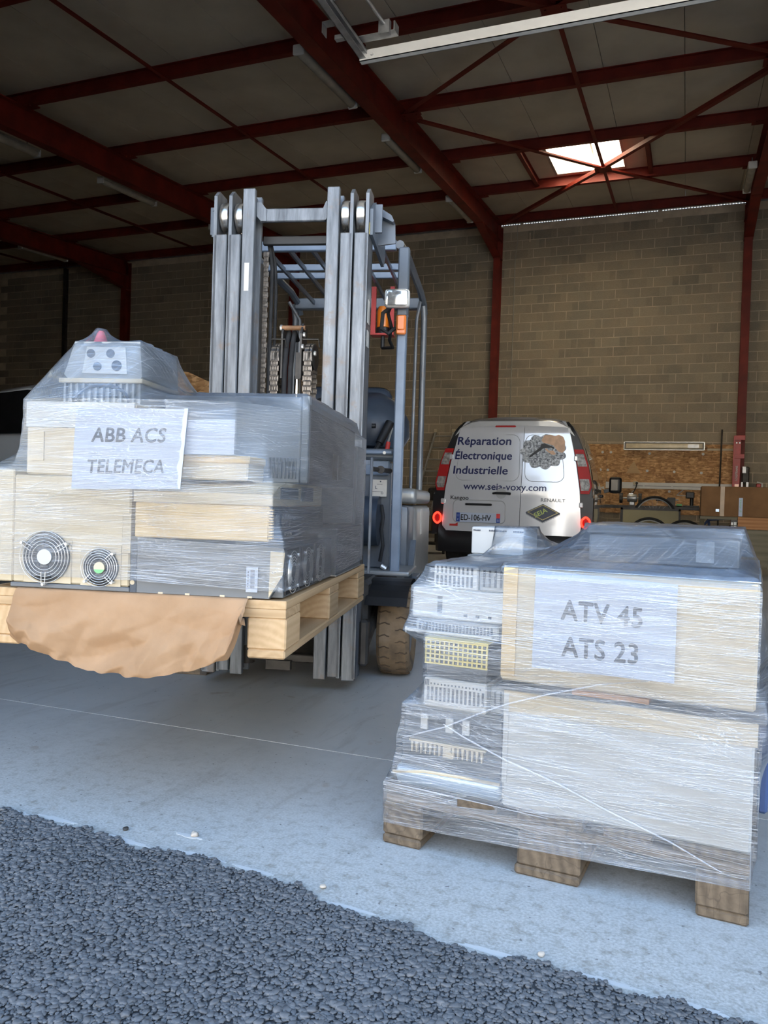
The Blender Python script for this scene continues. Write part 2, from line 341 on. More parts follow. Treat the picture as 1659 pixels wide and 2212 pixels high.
MT = dict(
 binder=M('asphalt_binder', (0.045, 0.046, 0.048), 0.8, var=0.3, vs=40), concrete=concrete_mat(), block=block_mat(), asphalt=asphalt_mat(), osb=osb_mat(), tyre=tyre_mat(), mast=steel_mat(),
 mortar=M('mortar', (0.60, 0.50, 0.37), 0.95, var=0.15, vs=4, bmp=0.3),
 deck=M('roof_deck', (0.70, 0.615, 0.49), 0.75, var=0.10, vs=1.2, col2=(0.76, 0.68, 0.55)),
 redsteel=M('red_primer_steel', (0.165, 0.013, 0.005), 0.6, var=0.2, vs=3, col2=(0.21, 0.018, 0.007)),
 galv=M('galvanised_steel', (0.42, 0.42, 0.42), 0.4, 0.7, vs=15), alu=M('aluminium', (0.62, 0.62, 0.60), 0.35, 0.6, vs=8),
 white=M('white_enamel', (0.72, 0.71, 0.68), 0.45, var=0.04), dull=M('dull_plastic_cover', (0.40, 0.37, 0.31), 0.5, var=0.12),
 palew=wood('fresh_pallet_wood', (0.50, 0.32, 0.16), (0.64, 0.44, 0.245), 1, 16), palex=wood('fresh_pallet_crosswood', (0.48, 0.305, 0.15), (0.61, 0.415, 0.23), 0, 16),
 oldw=wood('weathered_pallet_wood', (0.085, 0.06, 0.036), (0.175, 0.125, 0.078), 1, 14, crack=0.4), oldx=wood('weathered_pallet_crosswood', (0.13, 0.098, 0.066), (0.25, 0.19, 0.13), 0, 14, crack=0.5),
 plank=wood('reddish_plank', (0.30, 0.12, 0.04), (0.48, 0.24, 0.10), 0, 8), ply=wood('grey_board', (0.16, 0.14, 0.09), (0.25, 0.22, 0.15), 0, 5),
 kraft=M('kraft_paper', (0.36, 0.205, 0.10), 0.8, var=0.10, vs=5, col2=(0.43, 0.26, 0.14), bmp=0.15, bs=60),
 card=M('cardboard', (0.19, 0.09, 0.03), 0.8, var=0.1, vs=3, col2=(0.24, 0.12, 0.045)), tape=M('packing_tape', (0.40, 0.27, 0.15), 0.35, vs=8),
 beige=M('beige_sheet_metal', (0.62, 0.53, 0.37), 0.5, var=0.07, vs=4), cream=M('cream_carton', (0.59, 0.505, 0.36), 0.6, var=0.06, vs=3),
 whitebox=M('off_white_carton', (0.54, 0.545, 0.53), 0.6, var=0.06, vs=4), amberbox=M('yellowed_sheet_metal', (0.70, 0.52, 0.27), 0.5, var=0.12, vs=6),
 greymetal=M('grey_sheet_metal', (0.15, 0.16, 0.168), 0.5, 0.1, var=0.08, vs=3), darkmetal=M('dark_sheet_metal', (0.065, 0.078, 0.098), 0.5, 0.1, var=0.12, vs=5),
 groove=M('tread_dirt', (0.12, 0.08, 0.048), 0.9, var=0.2), lightgrey=M('light_grey_cabinet', (0.28, 0.30, 0.31), 0.5, var=0.05, vs=3), black=M('black_plastic', (0.012, 0.012, 0.013), 0.45, var=0.2), rubber=M('black_rubber', (0.02, 0.02, 0.021), 0.8, var=0.3, vs=20),
 wire=M('chromed_wire', (0.70, 0.69, 0.66), 0.35, 0.5, var=0.03), paper=M('white_paper', (0.50, 0.56, 0.68), 0.7, var=0.02, vs=3), ink=M('grey_ink', (0.075, 0.085, 0.11), 0.6, var=0.1),
 pink=M('pink_plastic', (0.80, 0.13, 0.17), 0.5, var=0.1), yellow=M('yellow_plastic', (0.72, 0.60, 0.20), 0.5, var=0.08), silver=M('silver_foil', (0.46, 0.58, 0.72), 0.3, 0.5, var=0.1, vs=3),
 blue=M('blue_plastic', (0.05, 0.09, 0.22), 0.5), green=M('green_print', (0.20, 0.55, 0.22), 0.6),
 flift=M('forklift_grey_paint', (0.13, 0.155, 0.19), 0.35, 0.1, var=0.12, vs=6), fpost=M('forklift_post_paint', (0.20, 0.255, 0.34), 0.35, 0.15, var=0.12, vs=8), fhood=M('forklift_hood_paint', (0.33, 0.34, 0.34), 0.32, 0.35, var=0.08, vs=4),
 chrome=M('chrome', (0.82, 0.80, 0.76), 0.13, 1.0, var=0.05), roller=M('polished_roller', (0.62, 0.58, 0.52), 0.22, 0.9, var=0.25, vs=14), chain=M('oiled_chain', (0.19, 0.17, 0.15), 0.4, 0.7, var=0.3, vs=60), rusty=M('rusty_steel', (0.30, 0.16, 0.08), 0.7, 0.2, var=0.3, vs=25),
 dark=M('dark_greasy_steel', (0.055, 0.05, 0.045), 0.5, 0.3, var=0.35, vs=10), redpaint=M('red_paint', (0.50, 0.03, 0.025), 0.4, var=0.12), amber=M('amber_lens', (0.75, 0.22, 0.02), 0.25, var=0.12, coat=0.5), orange=M('orange_lens', (0.95, 0.26, 0.06), 0.25, var=0.08, coat=0.6),
 lens=M('headlight_glass', (0.75, 0.76, 0.75), 0.12, 0.75, var=0.18, vs=22), vanw=M('van_silver_white_paint', (0.78, 0.80, 0.84), 0.16, 0.3, var=0.01, coat=1.0), vang=M('van_grey_paint', (0.44, 0.45, 0.46), 0.22, var=0.01, coat=1.0),
 carw=M('white_car_paint', (0.66, 0.68, 0.70), 0.2, var=0.02, coat=1.0), glassd=M('dark_glass', (0.010, 0.011, 0.012), 0.06, var=0.1, coat=1.0), redlens=M('red_lens', (0.40, 0.005, 0.005), 0.6, var=0.1), clearlens=M('clear_lens', (0.27, 0.255, 0.24), 0.4, 0.0, var=0.45, vs=30),
 redlit=M('lit_red_lamp', (0.85, 0.03, 0.02), 0.3, emit=1.6, ecol=(1, 0.03, 0.015)), navy=M('navy_vinyl', (0.012, 0.018, 0.09), 0.35, var=0.05), skin=M('printed_skin', (0.62, 0.40, 0.26), 0.5, var=0.12, vs=20), pcb=M('printed_circuit_grey', (0.30, 0.33, 0.36), 0.4, var=0.55, vs=45, col2=(0.62, 0.66, 0.70)),
 goldp=M('gold_print', (0.42, 0.36, 0.16), 0.35, 0.3), limep=M('lime_print', (0.42, 0.50, 0.14), 0.5), plateblue=M('plate_blue', (0.03, 0.08, 0.34), 0.4), platered=M('plate_red', (0.75, 0.06, 0.06), 0.4),
 sand=M('beige_board', (0.42, 0.36, 0.20), 0.6, var=0.08, vs=2), tubelit=M('strip_lamp_cover', (0.78, 0.66, 0.46), 0.3, var=0.12, vs=7), pebble=M('sandstone_pebble', (0.55, 0.47, 0.38), 0.9, vs=60), chalk=M('white_chalk', (0.58, 0.575, 0.555), 0.9, var=0.05),
 skylite=M('skylight_pane', (0.95, 0.85, 0.65), 0.6, emit=5.0, ecol=(1.0, 0.86, 0.62)), darkseat=M('dark_blue_vinyl', (0.035, 0.05, 0.075), 0.4, var=0.2), yardpave=M('pale_yard_paving', (0.46, 0.45, 0.43), 0.9), facade=M('cream_facade', (0.60, 0.56, 0.49), 0.9), mirror=M('mirror_glass', (0.035, 0.03, 0.022), 0.25, 0.3), wallpaint=M('rendered_wall', (0.36, 0.33, 0.28), 0.9),
)
# ================================================================== THE HALL
D, SL = 17.13, 0.0837
def zd(y): return 7.14+SL*(y-D)                                    # underside of the roof deck
# floor: two slabs with a pale joint between them
fl = bpy.data.objects.new('floor', None); COL.objects.link(fl); fl['kind'] = 'structure'
struct('slab', MB().box(-21, 7, 1.20, 2.331, -0.15, 0), MT['concrete'], fl)
struct('slab', MB().box(-21, 7, 2.339, 17.4, -0.15, 0), MT['concrete'], fl)
struct('joint_filler', MB().box(-21, 7, 2.330, 2.340, -0.02, -0.0012), MT['chalk'], fl)
# chalky spills at the doorway
def blob(cx, cy, rx, ry, seed, rot=0, z=0.0012):
    rr = random.Random(seed); P = []
    for i in range(22):
        t = 2*math.pi*i/22; k = 0.75+0.5*rr.random(); x, y = rx*k*math.cos(t), ry*k*math.sin(t)
        P.append((cx+x*math.cos(rot)-y*math.sin(rot), cy+x*math.sin(rot)+y*math.cos(rot)))
    return MB().prism(P, 'z', 0.0, z)
EDGE = [(-3.0, 1.56), (-1.606, 1.524), (-1.413, 1.526), (-1.157, 1.503), (-0.914, 1.513), (-0.662, 1.461), (-0.487, 1.425), (-0.353, 1.408), (-0.144, 1.408), (-0.028, 1.403), (0.108, 1.382), (0.6, 1.36), (3.0, 1.34)]
def edge(x):
    for (a, p), (b, q) in zip(EDGE, EDGE[1:]):
        if a <= x <= b: y = p+(q-p)*(x-a)/(b-a); break
    else: y = 1.45
    return y+0.010*math.sin(x*23)+0.007*math.sin(x*51+1)+0.004*math.sin(x*117)
for i, (x, y, a, b_) in enumerate([(-1.09, 1.602, 0.035, 0.010), (-1.44, 1.545, 0.06, 0.011), (-1.56, 1.536, 0.05, 0.009), (-1.0, 1.522, 0.07, 0.012), (-1.22, 1.518, 0.09, 0.012), (-0.86, 1.514, 0.05, 0.008), (-0.60, 1.455, 0.05, 0.008), (-0.30, 1.420, 0.07, 0.010), (-0.10, 1.414, 0.06, 0.009), (0.04, 1.400, 0.06, 0.012)]):
    struct('chalk_patch', blob(x, y, a, b_*.75, i, -0.06), MT['chalk'], fl)
# asphalt: flat base, 300 stones that show largest, the rest of the aggregate as one mass
N_E = 240; xs = [-3+6*i/N_E for i in range(N_E+1)]
asp = struct('asphalt_ground', MB().prism([(x, edge(x)-0.004) for x in xs]+[(3, -0.6), (-3, -0.6)], 'z', 0.0, 0.0028), MT['binder'])
yard = MB()
yard.box(-60, 60, -3.5, -0.6, -0.05, 0.004); yard.box(-60, -3, -0.6, 1.30, -0.05, 0.004); yard.box(3, 60, -0.6, 1.30, -0.05, 0.004)
struct('asphalt_yard', yard, MT['asphalt'])
struct('yard_pavement', MB().box(-60, 60, -26, -3.5, -0.05, 0.004), MT['yardpave'])
struct('wall_yard', MB().box(-40, 40, -26.4, -26, 0, 7.5), MT['facade'])
def stone_mesh(seed, sub):
    t = bmesh.new(); bmesh.ops.create_icosphere(t, subdivisions=sub, radius=1); rr = random.Random(seed); off = Vector((rr.random()*50, rr.random()*50, 0))
    for v in t.verts: v.co *= 0.84+0.62*mnoise.noise(v.co*1.5+off); v.co.z = min(v.co.z*0.62, 0.36+0.10*mnoise.noise(v.co*2+off))
    bmesh.ops.recalc_face_normals(t, faces=t.faces[:])
    vv = np.array([v.co[:] for v in t.verts]); ff = np.array([[v.index for v in f.verts] for f in t.faces]); t.free(); return vv, ff
ST = [stone_mesh(i, 2) for i in range(7)]
rng = np.random.default_rng(3); step = 0.0075
gx, gy = np.meshgrid(np.arange(-2.0, 0.62, step), np.arange(0.72, 1.56, step)); P = np.stack([gx.ravel(), gy.ravel()], 1); P = P+rng.uniform(-0.42, 0.42, P.shape)*step
ed = np.array([edge(x) for x in P[:, 0]]); vis = (P[:, 1] < ed-0.001) & (P[:, 0] > -1.85-0.9*(1.5-P[:, 1])*-0.9) & (np.abs(P[:, 0]+0.3845*P[:, 1]) < 0.60*P[:, 1]+0.10)
P = P[vis]; R_ = rng.gamma(9, 1/9, len(P))*0.0054; R_ = np.clip(R_, 0.0032, 0.0098)
Z_ = 0.0030+rng.uniform(0, 0.0028, len(P)); ang = rng.uniform(0, 2*np.pi, len(P)); el = rng.uniform(0.78, 1.32, len(P)); kind = rng.integers(0, 7, len(P))
order = np.argsort(-(R_/np.hypot(P[:, 0], P[:, 1]))*((P[:, 1] > 0.98) & (P[:, 1] < 1.5)))
top = set(order[:300].tolist())
stone_me = []
for vv, ff in ST:
    me = bpy.data.meshes.new('stone'); me.from_pydata(vv.tolist(), [], ff.tolist()); me.materials.append(MT['asphalt']); me.polygons.foreach_set('use_smooth', [True]*len(ff)); stone_me.append(me)
for i in order[:300]: child('stone', stone_me[kind[i]], asp, (P[i, 0], P[i, 1], Z_[i]+0.001), (0, 0, ang[i]), (R_[i]*el[i], R_[i]/el[i], R_[i]*0.9))
VV = []; FF = []; base = 0
for i in range(len(P)):
    if i in top: continue
    vv, ff = ST[kind[i]]; c, s_ = math.cos(ang[i]), math.sin(ang[i]); x = vv[:, 0]*R_[i]*el[i]; y = vv[:, 1]*R_[i]/el[i]
    VV.append(np.stack([P[i, 0]+c*x-s_*y, P[i, 1]+s_*x+c*y, Z_[i]+vv[:, 2]*R_[i]*0.9], 1)); FF.append(ff+base); base += len(vv)
VV = np.concatenate(VV); FF = np.concatenate(FF)
me = bpy.data.meshes.new('aggregate'); me.vertices.add(len(VV)); me.vertices.foreach_set('co', VV.ravel().astype(np.float32))
me.loops.add(FF.size); me.loops.foreach_set('vertex_index', FF.ravel().astype(np.int32)); me.polygons.add(len(FF)); me.polygons.foreach_set('loop_start', np.arange(0, FF.size, 3, dtype=np.int32))
me.polygons.foreach_set('use_smooth', np.ones(len(FF), bool)); me.update(calc_edges=True); me.materials.append(MT['asphalt'])
child('aggregate', me, asp)['kind'] = 'stuff'

# back wall: 300 blocks of the bay right of the van's column singly, the others as one mass
wb = struct('wall_back', MB().box(-20.2, 6.2, D+0.004, D+0.22, 0, 6.955), MT['mortar'])
blk = MB().box(-0.2435, 0.2435, 0, 0.02, -0.0925, 0.0925).bm; me_b = bpy.data.meshes.new('block'); blk.to_mesh(me_b); blk.free(); me_b.materials.append(MT['block'])
half = {}
rest = MB(); n_b = 0; rb = random.Random(5)
for row in range(34):
    z = row*0.2+0.1; x = -20.0+(0.0 if row % 2 == 0 else -0.25)+0.25
    while x < 6.2:
        d = D+rb.uniform(-0.0025, 0.002)
        if -3.95 < x < 1.0 and row >= 5 and n_b < 300: child('block', me_b, wb, (x, d, z)); n_b += 1
        elif x > -18.5 and (row >= 3 or x > -6): rest.box(x-0.2435, x+0.2435, d, d+0.02, z-0.0925, z+0.0925)
        x += 0.5
o = struct('block', rest, MT['block'], wb); o['kind'] = 'stuff'
pat = MB()
for x, z, w, h in [(-3.55, 6.86, .06, .16), (-2.0, 6.80, .10, .12), (-0.72, 6.72, .11, .30), (-1.45, 5.15, .05, .06), (-3.35, 6.55, .03, .2)]:
    pat.prism([(x, z), (x+w, z+.01), (x+w*.8, z+h*.6), (x+w*.95, z+h), (x+w*.1, z+h*.97), (x+.01, z+h*.4)], 'y', D-0.006, D+0.012)
struct('mortar_smear', pat, MT['mortar'], wb)['kind'] = 'stuff'
struct('wall_left', MB().box(-20.3, -20.1, 1.3, D+0.2, 0, 7.1), MT['block'])
struct('wall_right', MB().box(6.1, 6.3, 1.3, D+0.2, 0, 7.1), MT['block'])
wf = MB(); wf.box(-20.3, -2.32, 1.28, 1.50, 0, 5.95); wf.box(4.35, 6.3, 1.28, 1.50, 0, 5.95); wf.box(-2.32, 4.35, 1.28, 1.50, 4.25, 5.95)
struct('wall_front', wf, MT['wallpaint'])
# roof deck: one-metre sandwich panels along the slope, a skylight in the bay over the van
ce = bpy.data.objects.new('ceiling', None); COL.objects.link(ce); ce['kind'] = 'structure'
def deckp(x0, x1, y0, y1, j=0.004):
    m = MB(); t = bmesh.new(); bmesh.ops.create_cube(t, size=1)
    for v in t.verts:
        y = y0 if v.co.y < 0 else y1; v.co = Vector((x0+j if v.co.x < 0 else x1-j, y, zd(y)+(0 if v.co.z < 0 else 0.12)))
    m._join(t); struct('roof_panel', m, MT['deck'], ce)
xe = [-20.31+k for k in range(18)]+[-2.40, -1.19, -0.19, 0.81, 1.81, 2.81, 3.81, 4.81, 6.3]
for x0, x1 in zip(xe, xe[1:]):
    if x0 == -2.40: deckp(x0, x1, 1.25, 13.0); deckp(x0, x1, 14.70, 17.45)
    else: deckp(x0, x1, 1.25, 17.45)
m = MB()
for x0, x1 in zip(xe, xe[1:]):
    if x0 == -2.40:
        for ya, yb in ((1.25, 13.0), (14.70, 17.45)): m.prism([(ya, zd(ya)+.121), (yb, zd(yb)+.121), (yb, zd(yb)+.15), (ya, zd(ya)+.15)], 'x', x0, x1)
    else: m.prism([(1.25, zd(1.25)+.121), (17.45, zd(17.45)+.121), (17.45, zd(17.45)+.15), (1.25, zd(1.25)+.15)], 'x', x0, x1)
struct('roof_skin', m, MT['galv'], ce)
# skylight: upstand, dome pane, hanging lift rod
sk = bpy.data.objects.new('window_1', None); COL.objects.link(sk); sk['kind'] = 'structure'
def curb(x0, x1, y0, y1):
    m = MB()
    z = lambda y: zd(y)
    for (a, b_, c, d_) in ((x0-.03, x0+.012, y0, y1), (x1-.012, x1+.03, y0, y1)):
        m.prism([(c, z(c)), (d_, z(d_)), (d_, z(d_)+.34), (c, z(c)+.34)], 'x', a, b_)
    for y in (y0-.018, y1-.012): m.box(x0+.013, x1-.013, y, y+.03, z(y), z(y)+.35)
    return m
struct('upstand', curb(-2.40, -1.19, 13.0, 14.70), MT['white'], sk)
def pane(x0, x1, y0, y1):
    return MB().grid(lambda s, t: (x0+(x1-x0)*s, y0+(y1-y0)*t, zd(y0+(y1-y0)*t)+.33+.12*math.sin(math.pi*s)*math.sin(math.pi*t)), 9, 9)
struct('pane', pane(-2.42, -1.17, 12.98, 14.72), MT['skylite'], sk)
struct('opener_rod', MB().tube([(-1.75, 13.25, zd(13.2)+.36), (-1.72, 13.3, zd(13.2)+.2), (-1.75, 13.35, zd(13.2)+.08)], .012).tube([(-1.70, 13.25, zd(13.2)+.36), (-1.68, 13.3, zd(13.2)+.1)], .008), MT['dark'], sk)
struct('pane_frame', MB().box(-1.765, -1.735, 13.0, 14.70, zd(14)+.30, zd(14)+.325), MT['white'], sk)

# ---------------------------------------------------------------- painted steel frame
RX = [-19, -14, -9, -4, 1]
pur_y = [2.3, 4.4, 6.5, 8.6, 10.72, 12.82, 14.86, 16.95]
for x in RX:
    rz = lambda y: zd(y)-.18-.20
    struct('steel_rafter', MB().ibeam((x, 1.5, rz(1.5)), (x, 17.05, rz(17.05)), .18, .40, .016, .010), MT['redsteel'])
    fr_ = MB(); z0 = rz(15.4)-.2; fr_.prism([(15.3, rz(15.3)-.19), (17.0, rz(17)-.2), (17.0, 6.22), (16.92, 6.22)], 'x', x-.006, x+.006)
    fr_.bar((x, 15.25, rz(15.25)-.2), (x, 16.96, 6.20), .17, .016, (0, .5, 1)); fr_.box(x-.085, x+.085, 16.93, 17.10, 6.18, 6.20)
    struct('knee_haunch', fr_, MT['redsteel'])
    c = MB(); c.box(x-.075, x+.075, 16.90, 16.912, 0, 6.9); c.box(x-.075, x+.075, 17.10, 17.118, 0, 6.9); c.box(x-.005, x+.005, 16.91, 17.11, 0, 6.9); c.box(x-.12, x+.12, 16.86, 17.125, 0, .02)
    struct('steel_column', c, MT['redsteel'])
    g = MB()
    for y in (8.6, 10.72, 12.82, 14.86):
        for s_ in (-1, 1):
            g.box(min(x+s_*.09, x+s_*.26), max(x+s_*.09, x+s_*.26), y-.05, y+.10, zd(y)-.19, zd(y)-.175)
            for k in (0.13, 0.2): g.cyl((x+s_*k, y-.02, zd(y)-.205), (x+s_*k, y-.02, zd(y)-.18), .012, n=6)
    struct('purlin_cleats', g, MT['redsteel'])['kind'] = 'structure'
for y in pur_y:
    z = zd(y)-.09
    struct('steel_purlin', MB().ibeam((-20.2, y, z), (6.2, y, z), .082, .176, .012, .007), MT['redsteel'])
struct('steel_column', MB().ibeam((-16.05, 17.04, 0), (-16.05, 17.04, 6.9), .10, .10) if False else MB().box(-16.10, -16.0, 16.99, 17.0, 0, 6.9).box(-16.06, -16.04, 17.0, 17.12, 0, 6.9), MT['dark'])
for x in (-16.5, -11.5, -6.5, -1.5, 3.5):
    m = MB(); ya, yb = 1.6, 16.95; m.bar((x, ya, zd(ya)-.20), (x, yb, zd(yb)-.20), .055, .006); m.bar((x-.025, ya, zd(ya)-.175), (x-.025, yb, zd(yb)-.175), .006, .05)
    struct('sag_rod', m, MT['redsteel'])
def brace(x0, y0, x1, y1, w=.075, dz=.23):
    m = MB(); m.bar((x0, y0, zd(y0)-dz), (x1, y1, zd(y1)-dz), w, .008); d = Vector((x1-x0, y1-y0, 0)).normalized(); q = Vector((-d.y, d.x, 0))*w*.45
    m.bar((x0+q.x, y0+q.y, zd(y0)-dz+.03), (x1+q.x, y1+q.y, zd(y1)-dz+.03), .008, .06)
    struct('wind_brace', m, MT['redsteel'])
for xa, ya, xb, yb in ((-3.9, 10.85, -1.5, 14.0), (-1.5, 14.0, .95, 16.9), (.95, 10.85, -1.5, 14.0), (-1.5, 14.0, -3.9, 16.9), (-3.9, 10.6, -1.5, 8.62), (-1.5, 8.62, .95, 10.6), (-1.5, 8.62, -3.9, 6.55), (-1.5, 8.62, .95, 6.55)): brace(xa, ya, xb, yb)
m = MB()
for x, y in ((-1.5, 14.0), (-1.5, 8.62), (-3.86, 10.72), (.86, 10.72)):
    z = zd(y)-.245; m.box(x-.14, x+.14, y-.10, y+.10, z-.006, z+.004)
    for a, b_ in ((-.09, -.05), (.09, .05), (-.09, .05), (.09, -.05)): m.cyl((x+a, y+b_, z-.02), (x+a, y+b_, z), .014, n=6)
struct('gusset_plates', m, MT['redsteel'])
for x in (-2.78, -.76): struct('skylight_trimmer', MB().ibeam((x, 12.82, zd(12.82)-.07), (x, 14.86, zd(14.86)-.07), .07, .12), MT['redsteel'])
# corrugated daylight gap under the eave
m = MB()
for k in range(int(5.0/.055)): m.box(-4.0+k*.055, -4.0+k*.055+.017, D+.0, D+.03, 6.955, 6.985)
m.box(-20.1, -4.02, D-.02, D+.2, 6.956, 7.12); m.box(1.0, 6.2, D-.02, D+.2, 6.956, 7.12); m.box(-4.02, 1.0, D-.02, D+.04, 6.973, 7.13)
struct('trim_1', m, MT['galv'])
struct('trim_2', MB().cyl((-3.64, D-.012, 2.4), (-3.64, D-.012, 6.2), .011, n=8).tube([(-3.64, D-.012, 6.2), (-3.60, D-.012, 6.6), (-3.62, D-.012, 6.95)], .006), MT['dull'])

# ---------------------------------------------------------------- strip lights along the rafters
fl_first = None
def strip(x, y0, y1, label, group='strip lights along the roof beams'):
    L = y1-y0; ym = (y0+y1)/2
    t = T('strip_light', label, 'light fixture', W, (x, ym, zd(ym)-.50), group)
    def P(y, dz): return (x, y, zd(y)-.50+dz)
    t.part('housing', MB().bar(P(y0, 0), P(y1, 0), .13, .035), MT['dull'], smooth=False)
    t.part('diffuser', MB().tube([P(y0+.02, -.03), P(y0+.05, -.045), P(y1-.05, -.045), P(y1-.02, -.03)], [.045, .058, .058, .045], 10), MT['dull'], smooth=True)
    for y, s_ in ((y0, -1), (y1, 1)): t.part('end_cap', MB().box(x-.066, x+.066, y-.02, y+.02, zd(y)-.50-.095, zd(y)-.50+.02, .01), MT['white'])
    for y in (y0+.2, y1-.2): t.part('hanger', MB().cyl(P(y, .01), P(y, .14), .008, n=6), MT['galv'])
strip(-4.20, 7.87, 9.40, 'strip light on the middle beam, nearest the door track')
strip(-4.20, 10.6, 12.06, 'strip light on the middle beam, above the forklift roof')
strip(-4.16, 13.7, 15.19, 'strip light on the middle beam, last before the block wall')
strip(-9.35, 10.65, 12.07, 'strip light on the left beam, above the forklift mast')
strip(-9.42, 7.9, 9.34, 'strip light on the left beam, cut by the left picture edge')
strip(-14.25, 13.7, 15.1, 'strip light on the far left dark beam')
strip(-9.25, 13.8, 15.2, 'strip light half hidden behind the mast head')
strip(.83, 13.7, 15.05, 'strip light on the right beam, beside the skylight')

# ---------------------------------------------------------------- raised sectional door with its track
dr = bpy.data.objects.new('door_1', None); COL.objects.link(dr); dr['kind'] = 'structure'
for k in range(5):
    y0 = 1.66+k*.605; struct('door_panel', MB().box(-2.16, 4.2, y0, y0+.598, 4.12, 4.16, .006), MT['white'], dr)
for x in (-2.27, 4.3):
    tr = MB(); tr.box(x-.03, x+.03, 1.55, 5.28, 4.055, 4.06); tr.box(x-.03, x-.026, 1.55, 5.28, 4.0, 4.06); tr.box(x-.03, x+.02, 1.55, 5.28, 4.0, 4.004); tr.box(x+.026, x+.03, 1.55, 5.28, 4.03, 4.06)
    struct('track', tr, MT['galv'], dr)
sp = MB(); sp.box(-2.30, 4.33, 5.24, 5.29, 3.985, 3.99); sp.box(-2.30, 4.33, 5.285, 5.29, 3.985, 4.05); sp.box(-2.30, 4.33, 5.24, 5.245, 3.985, 4.06); sp.cyl((-2.2, 5.24, 4.02), (-2.2, 5.225, 4.02), .012, n=6)
struct('track_spreader', sp, MT['white'], dr)
ar = MB(); ar.tube([(-2.27, 4.66, 4.07), (-2.06, 4.68, 4.09), (-2.05, 4.72, 4.09), (-2.05, 5.10, 4.12)], .012, 8); ar.box(-2.09, -2.01, 5.07, 5.11, 4.05, 4.14); ar.box(-2.28, -1.98, 5.10, 5.18, 4.075, 4.08); ar.box(-1.99, -1.98, 5.10, 5.18, 4.08, 4.14)
struct('track_arm', ar, MT['galv'], dr)
struct('end_bracket', MB().box(-2.20, -2.06, 4.54, 4.67, 4.08, 4.18, .01), MT['white'], dr)
hb = MB(); hb.box(-2.42, -2.29, 4.86, 4.93, 4.07, 4.075); hb.box(-2.42, -2.415, 4.86, 4.93, 4.0, 4.075); hb.box(-2.37, -2.30, 4.96, 5.0, 4.0, 4.03)
struct('hanger_bracket', hb, MT['galv'], dr)
struct('hanger_strap', MB().bar((-2.36, 4.9, 4.07), (-2.5, 4.9, 5.75), .03, .004), MT['galv'], dr)
# three loose pebbles by the doorway
for (x, y, r, mt, lb) in ((-1.075, 1.605, .011, 'pebble', 'tan pebble on the white chalk patch'), (-1.245, 1.565, .008, 'dark', 'dark pebble on the concrete near the chalk patch'), (-0.685, 1.505, .009, 'pebble', 'tan pebble at the asphalt edge, right of the middle'), (-0.215, 1.445, .008, 'pebble', 'pale pebble at the asphalt edge below the floor pallet')):
    m = MB(); t = bmesh.new(); bmesh.ops.create_icosphere(t, subdivisions=2, radius=r)
    for v in t.verts: v.co *= .85+.4*mnoise.noise(v.co*90+Vector((x*9, y, 0))); v.co.z = v.co.z*.65+r*.6; v.co.x += x; v.co.y += y
    m._join(t); solo('pebble', lb, 'pebble', W, (x, y, 0), m, MT[mt], 'pebbles by the doorway', smooth=2)
# ================================================================== FORKLIFT (frame A)
fk = T('forklift', 'dark grey forklift facing out, tall mast raised behind the wrapped load', 'forklift', A, (-.405, 1.42, 0))
def sym(u): return -.81-u
def rail(us, full, z0):
    u0, u1 = us; m = MB()
    if full: m.box(u0, u1, 1.42, 1.445, z0, 2.15, .003); m.box(u0, u1, 1.52, 1.545, z0, 2.15, .003); uw = (u0+u1)/2
    else: m.box(u0, u1, 1.42, 1.445, z0, 1.955, .004); m.box(u0, u1, 1.52, 1.545, z0, 1.955, .004)
    return m
for s_ in (0, 1):
    f = (lambda u: u) if not s_ else sym
    for k, (a, b_) in enumerate(((-.745, -.685), (-.678, -.624), (-.617, -.563))):
        u0, u1 = sorted((f(a), f(b_))); m = rail((u0, u1), k == 2, .05+(.012 if k == 1 else 0))
        wl, wr = sorted((f(a), f(a)+(.014 if not s_ else -.014)))
        if k < 2:
            m.prism([(1.42, .06), (1.545, .06), (1.545, 2.15), (1.455, 2.15), (1.42, 2.12), (1.42, 1.94)], 'x', wl, wr)
            wl, wr = sorted((f(b_), f(b_)-(.006 if not s_ else -.006))); m.box(wl, wr, 1.445, 1.545, .06, 1.95)
        else:
            uw = f((a+b_)/2); m.box(uw-.008, uw+.008, 1.44, 1.53, .06, 2.14)
        fk.part('mast_rail', m, MT['mast'])
    for a, b_ in ((-.728, -.684), (-.661, -.619)):
        u0, u1 = sorted((f(a), f(b_))); r = MB(); r.lathe([(.022, 0), (.050, 0), (.064, .005), (.066, .010), (.066, (u1-u0)-.010), (.063, (u1-u0)-.004), (.03, u1-u0)], (u0, 1.49, 2.045), (1, 0, 0), 28)
        fk.part('roller', r, MT['roller'], smooth=True)
    # bracket ears at the mast head
    u0, u1 = sorted((f(-.76), f(-.746))); e = MB(); e.prism([(1.44, 2.06), (1.52, 2.115), (1.80, 2.08), (1.84, 1.98), (1.80, 1.92), (1.44, 1.95)], 'x', u0, u1)
    e.box(*sorted((f(-.746), f(-.79))), 1.50, 1.515, 1.98, 2.10)
    fk.part('mast_ear', e, MT['flift'])
hb_ = MB(); hb_.prism([(-.062, 2.10), (-.035, 2.105), (.012, 2.075), (.024, 2.05), (.028, 1.965), (-.062, 1.955)], 'y', 1.60, 1.612); hb_.prism([(-.062, 2.10), (-.035, 2.105), (.012, 2.075), (.024, 2.05), (.018, 2.045), (-.06, 2.085)], 'y', 1.56, 1.60)
fk.part('hose_bracket', hb_, MT['flift'])
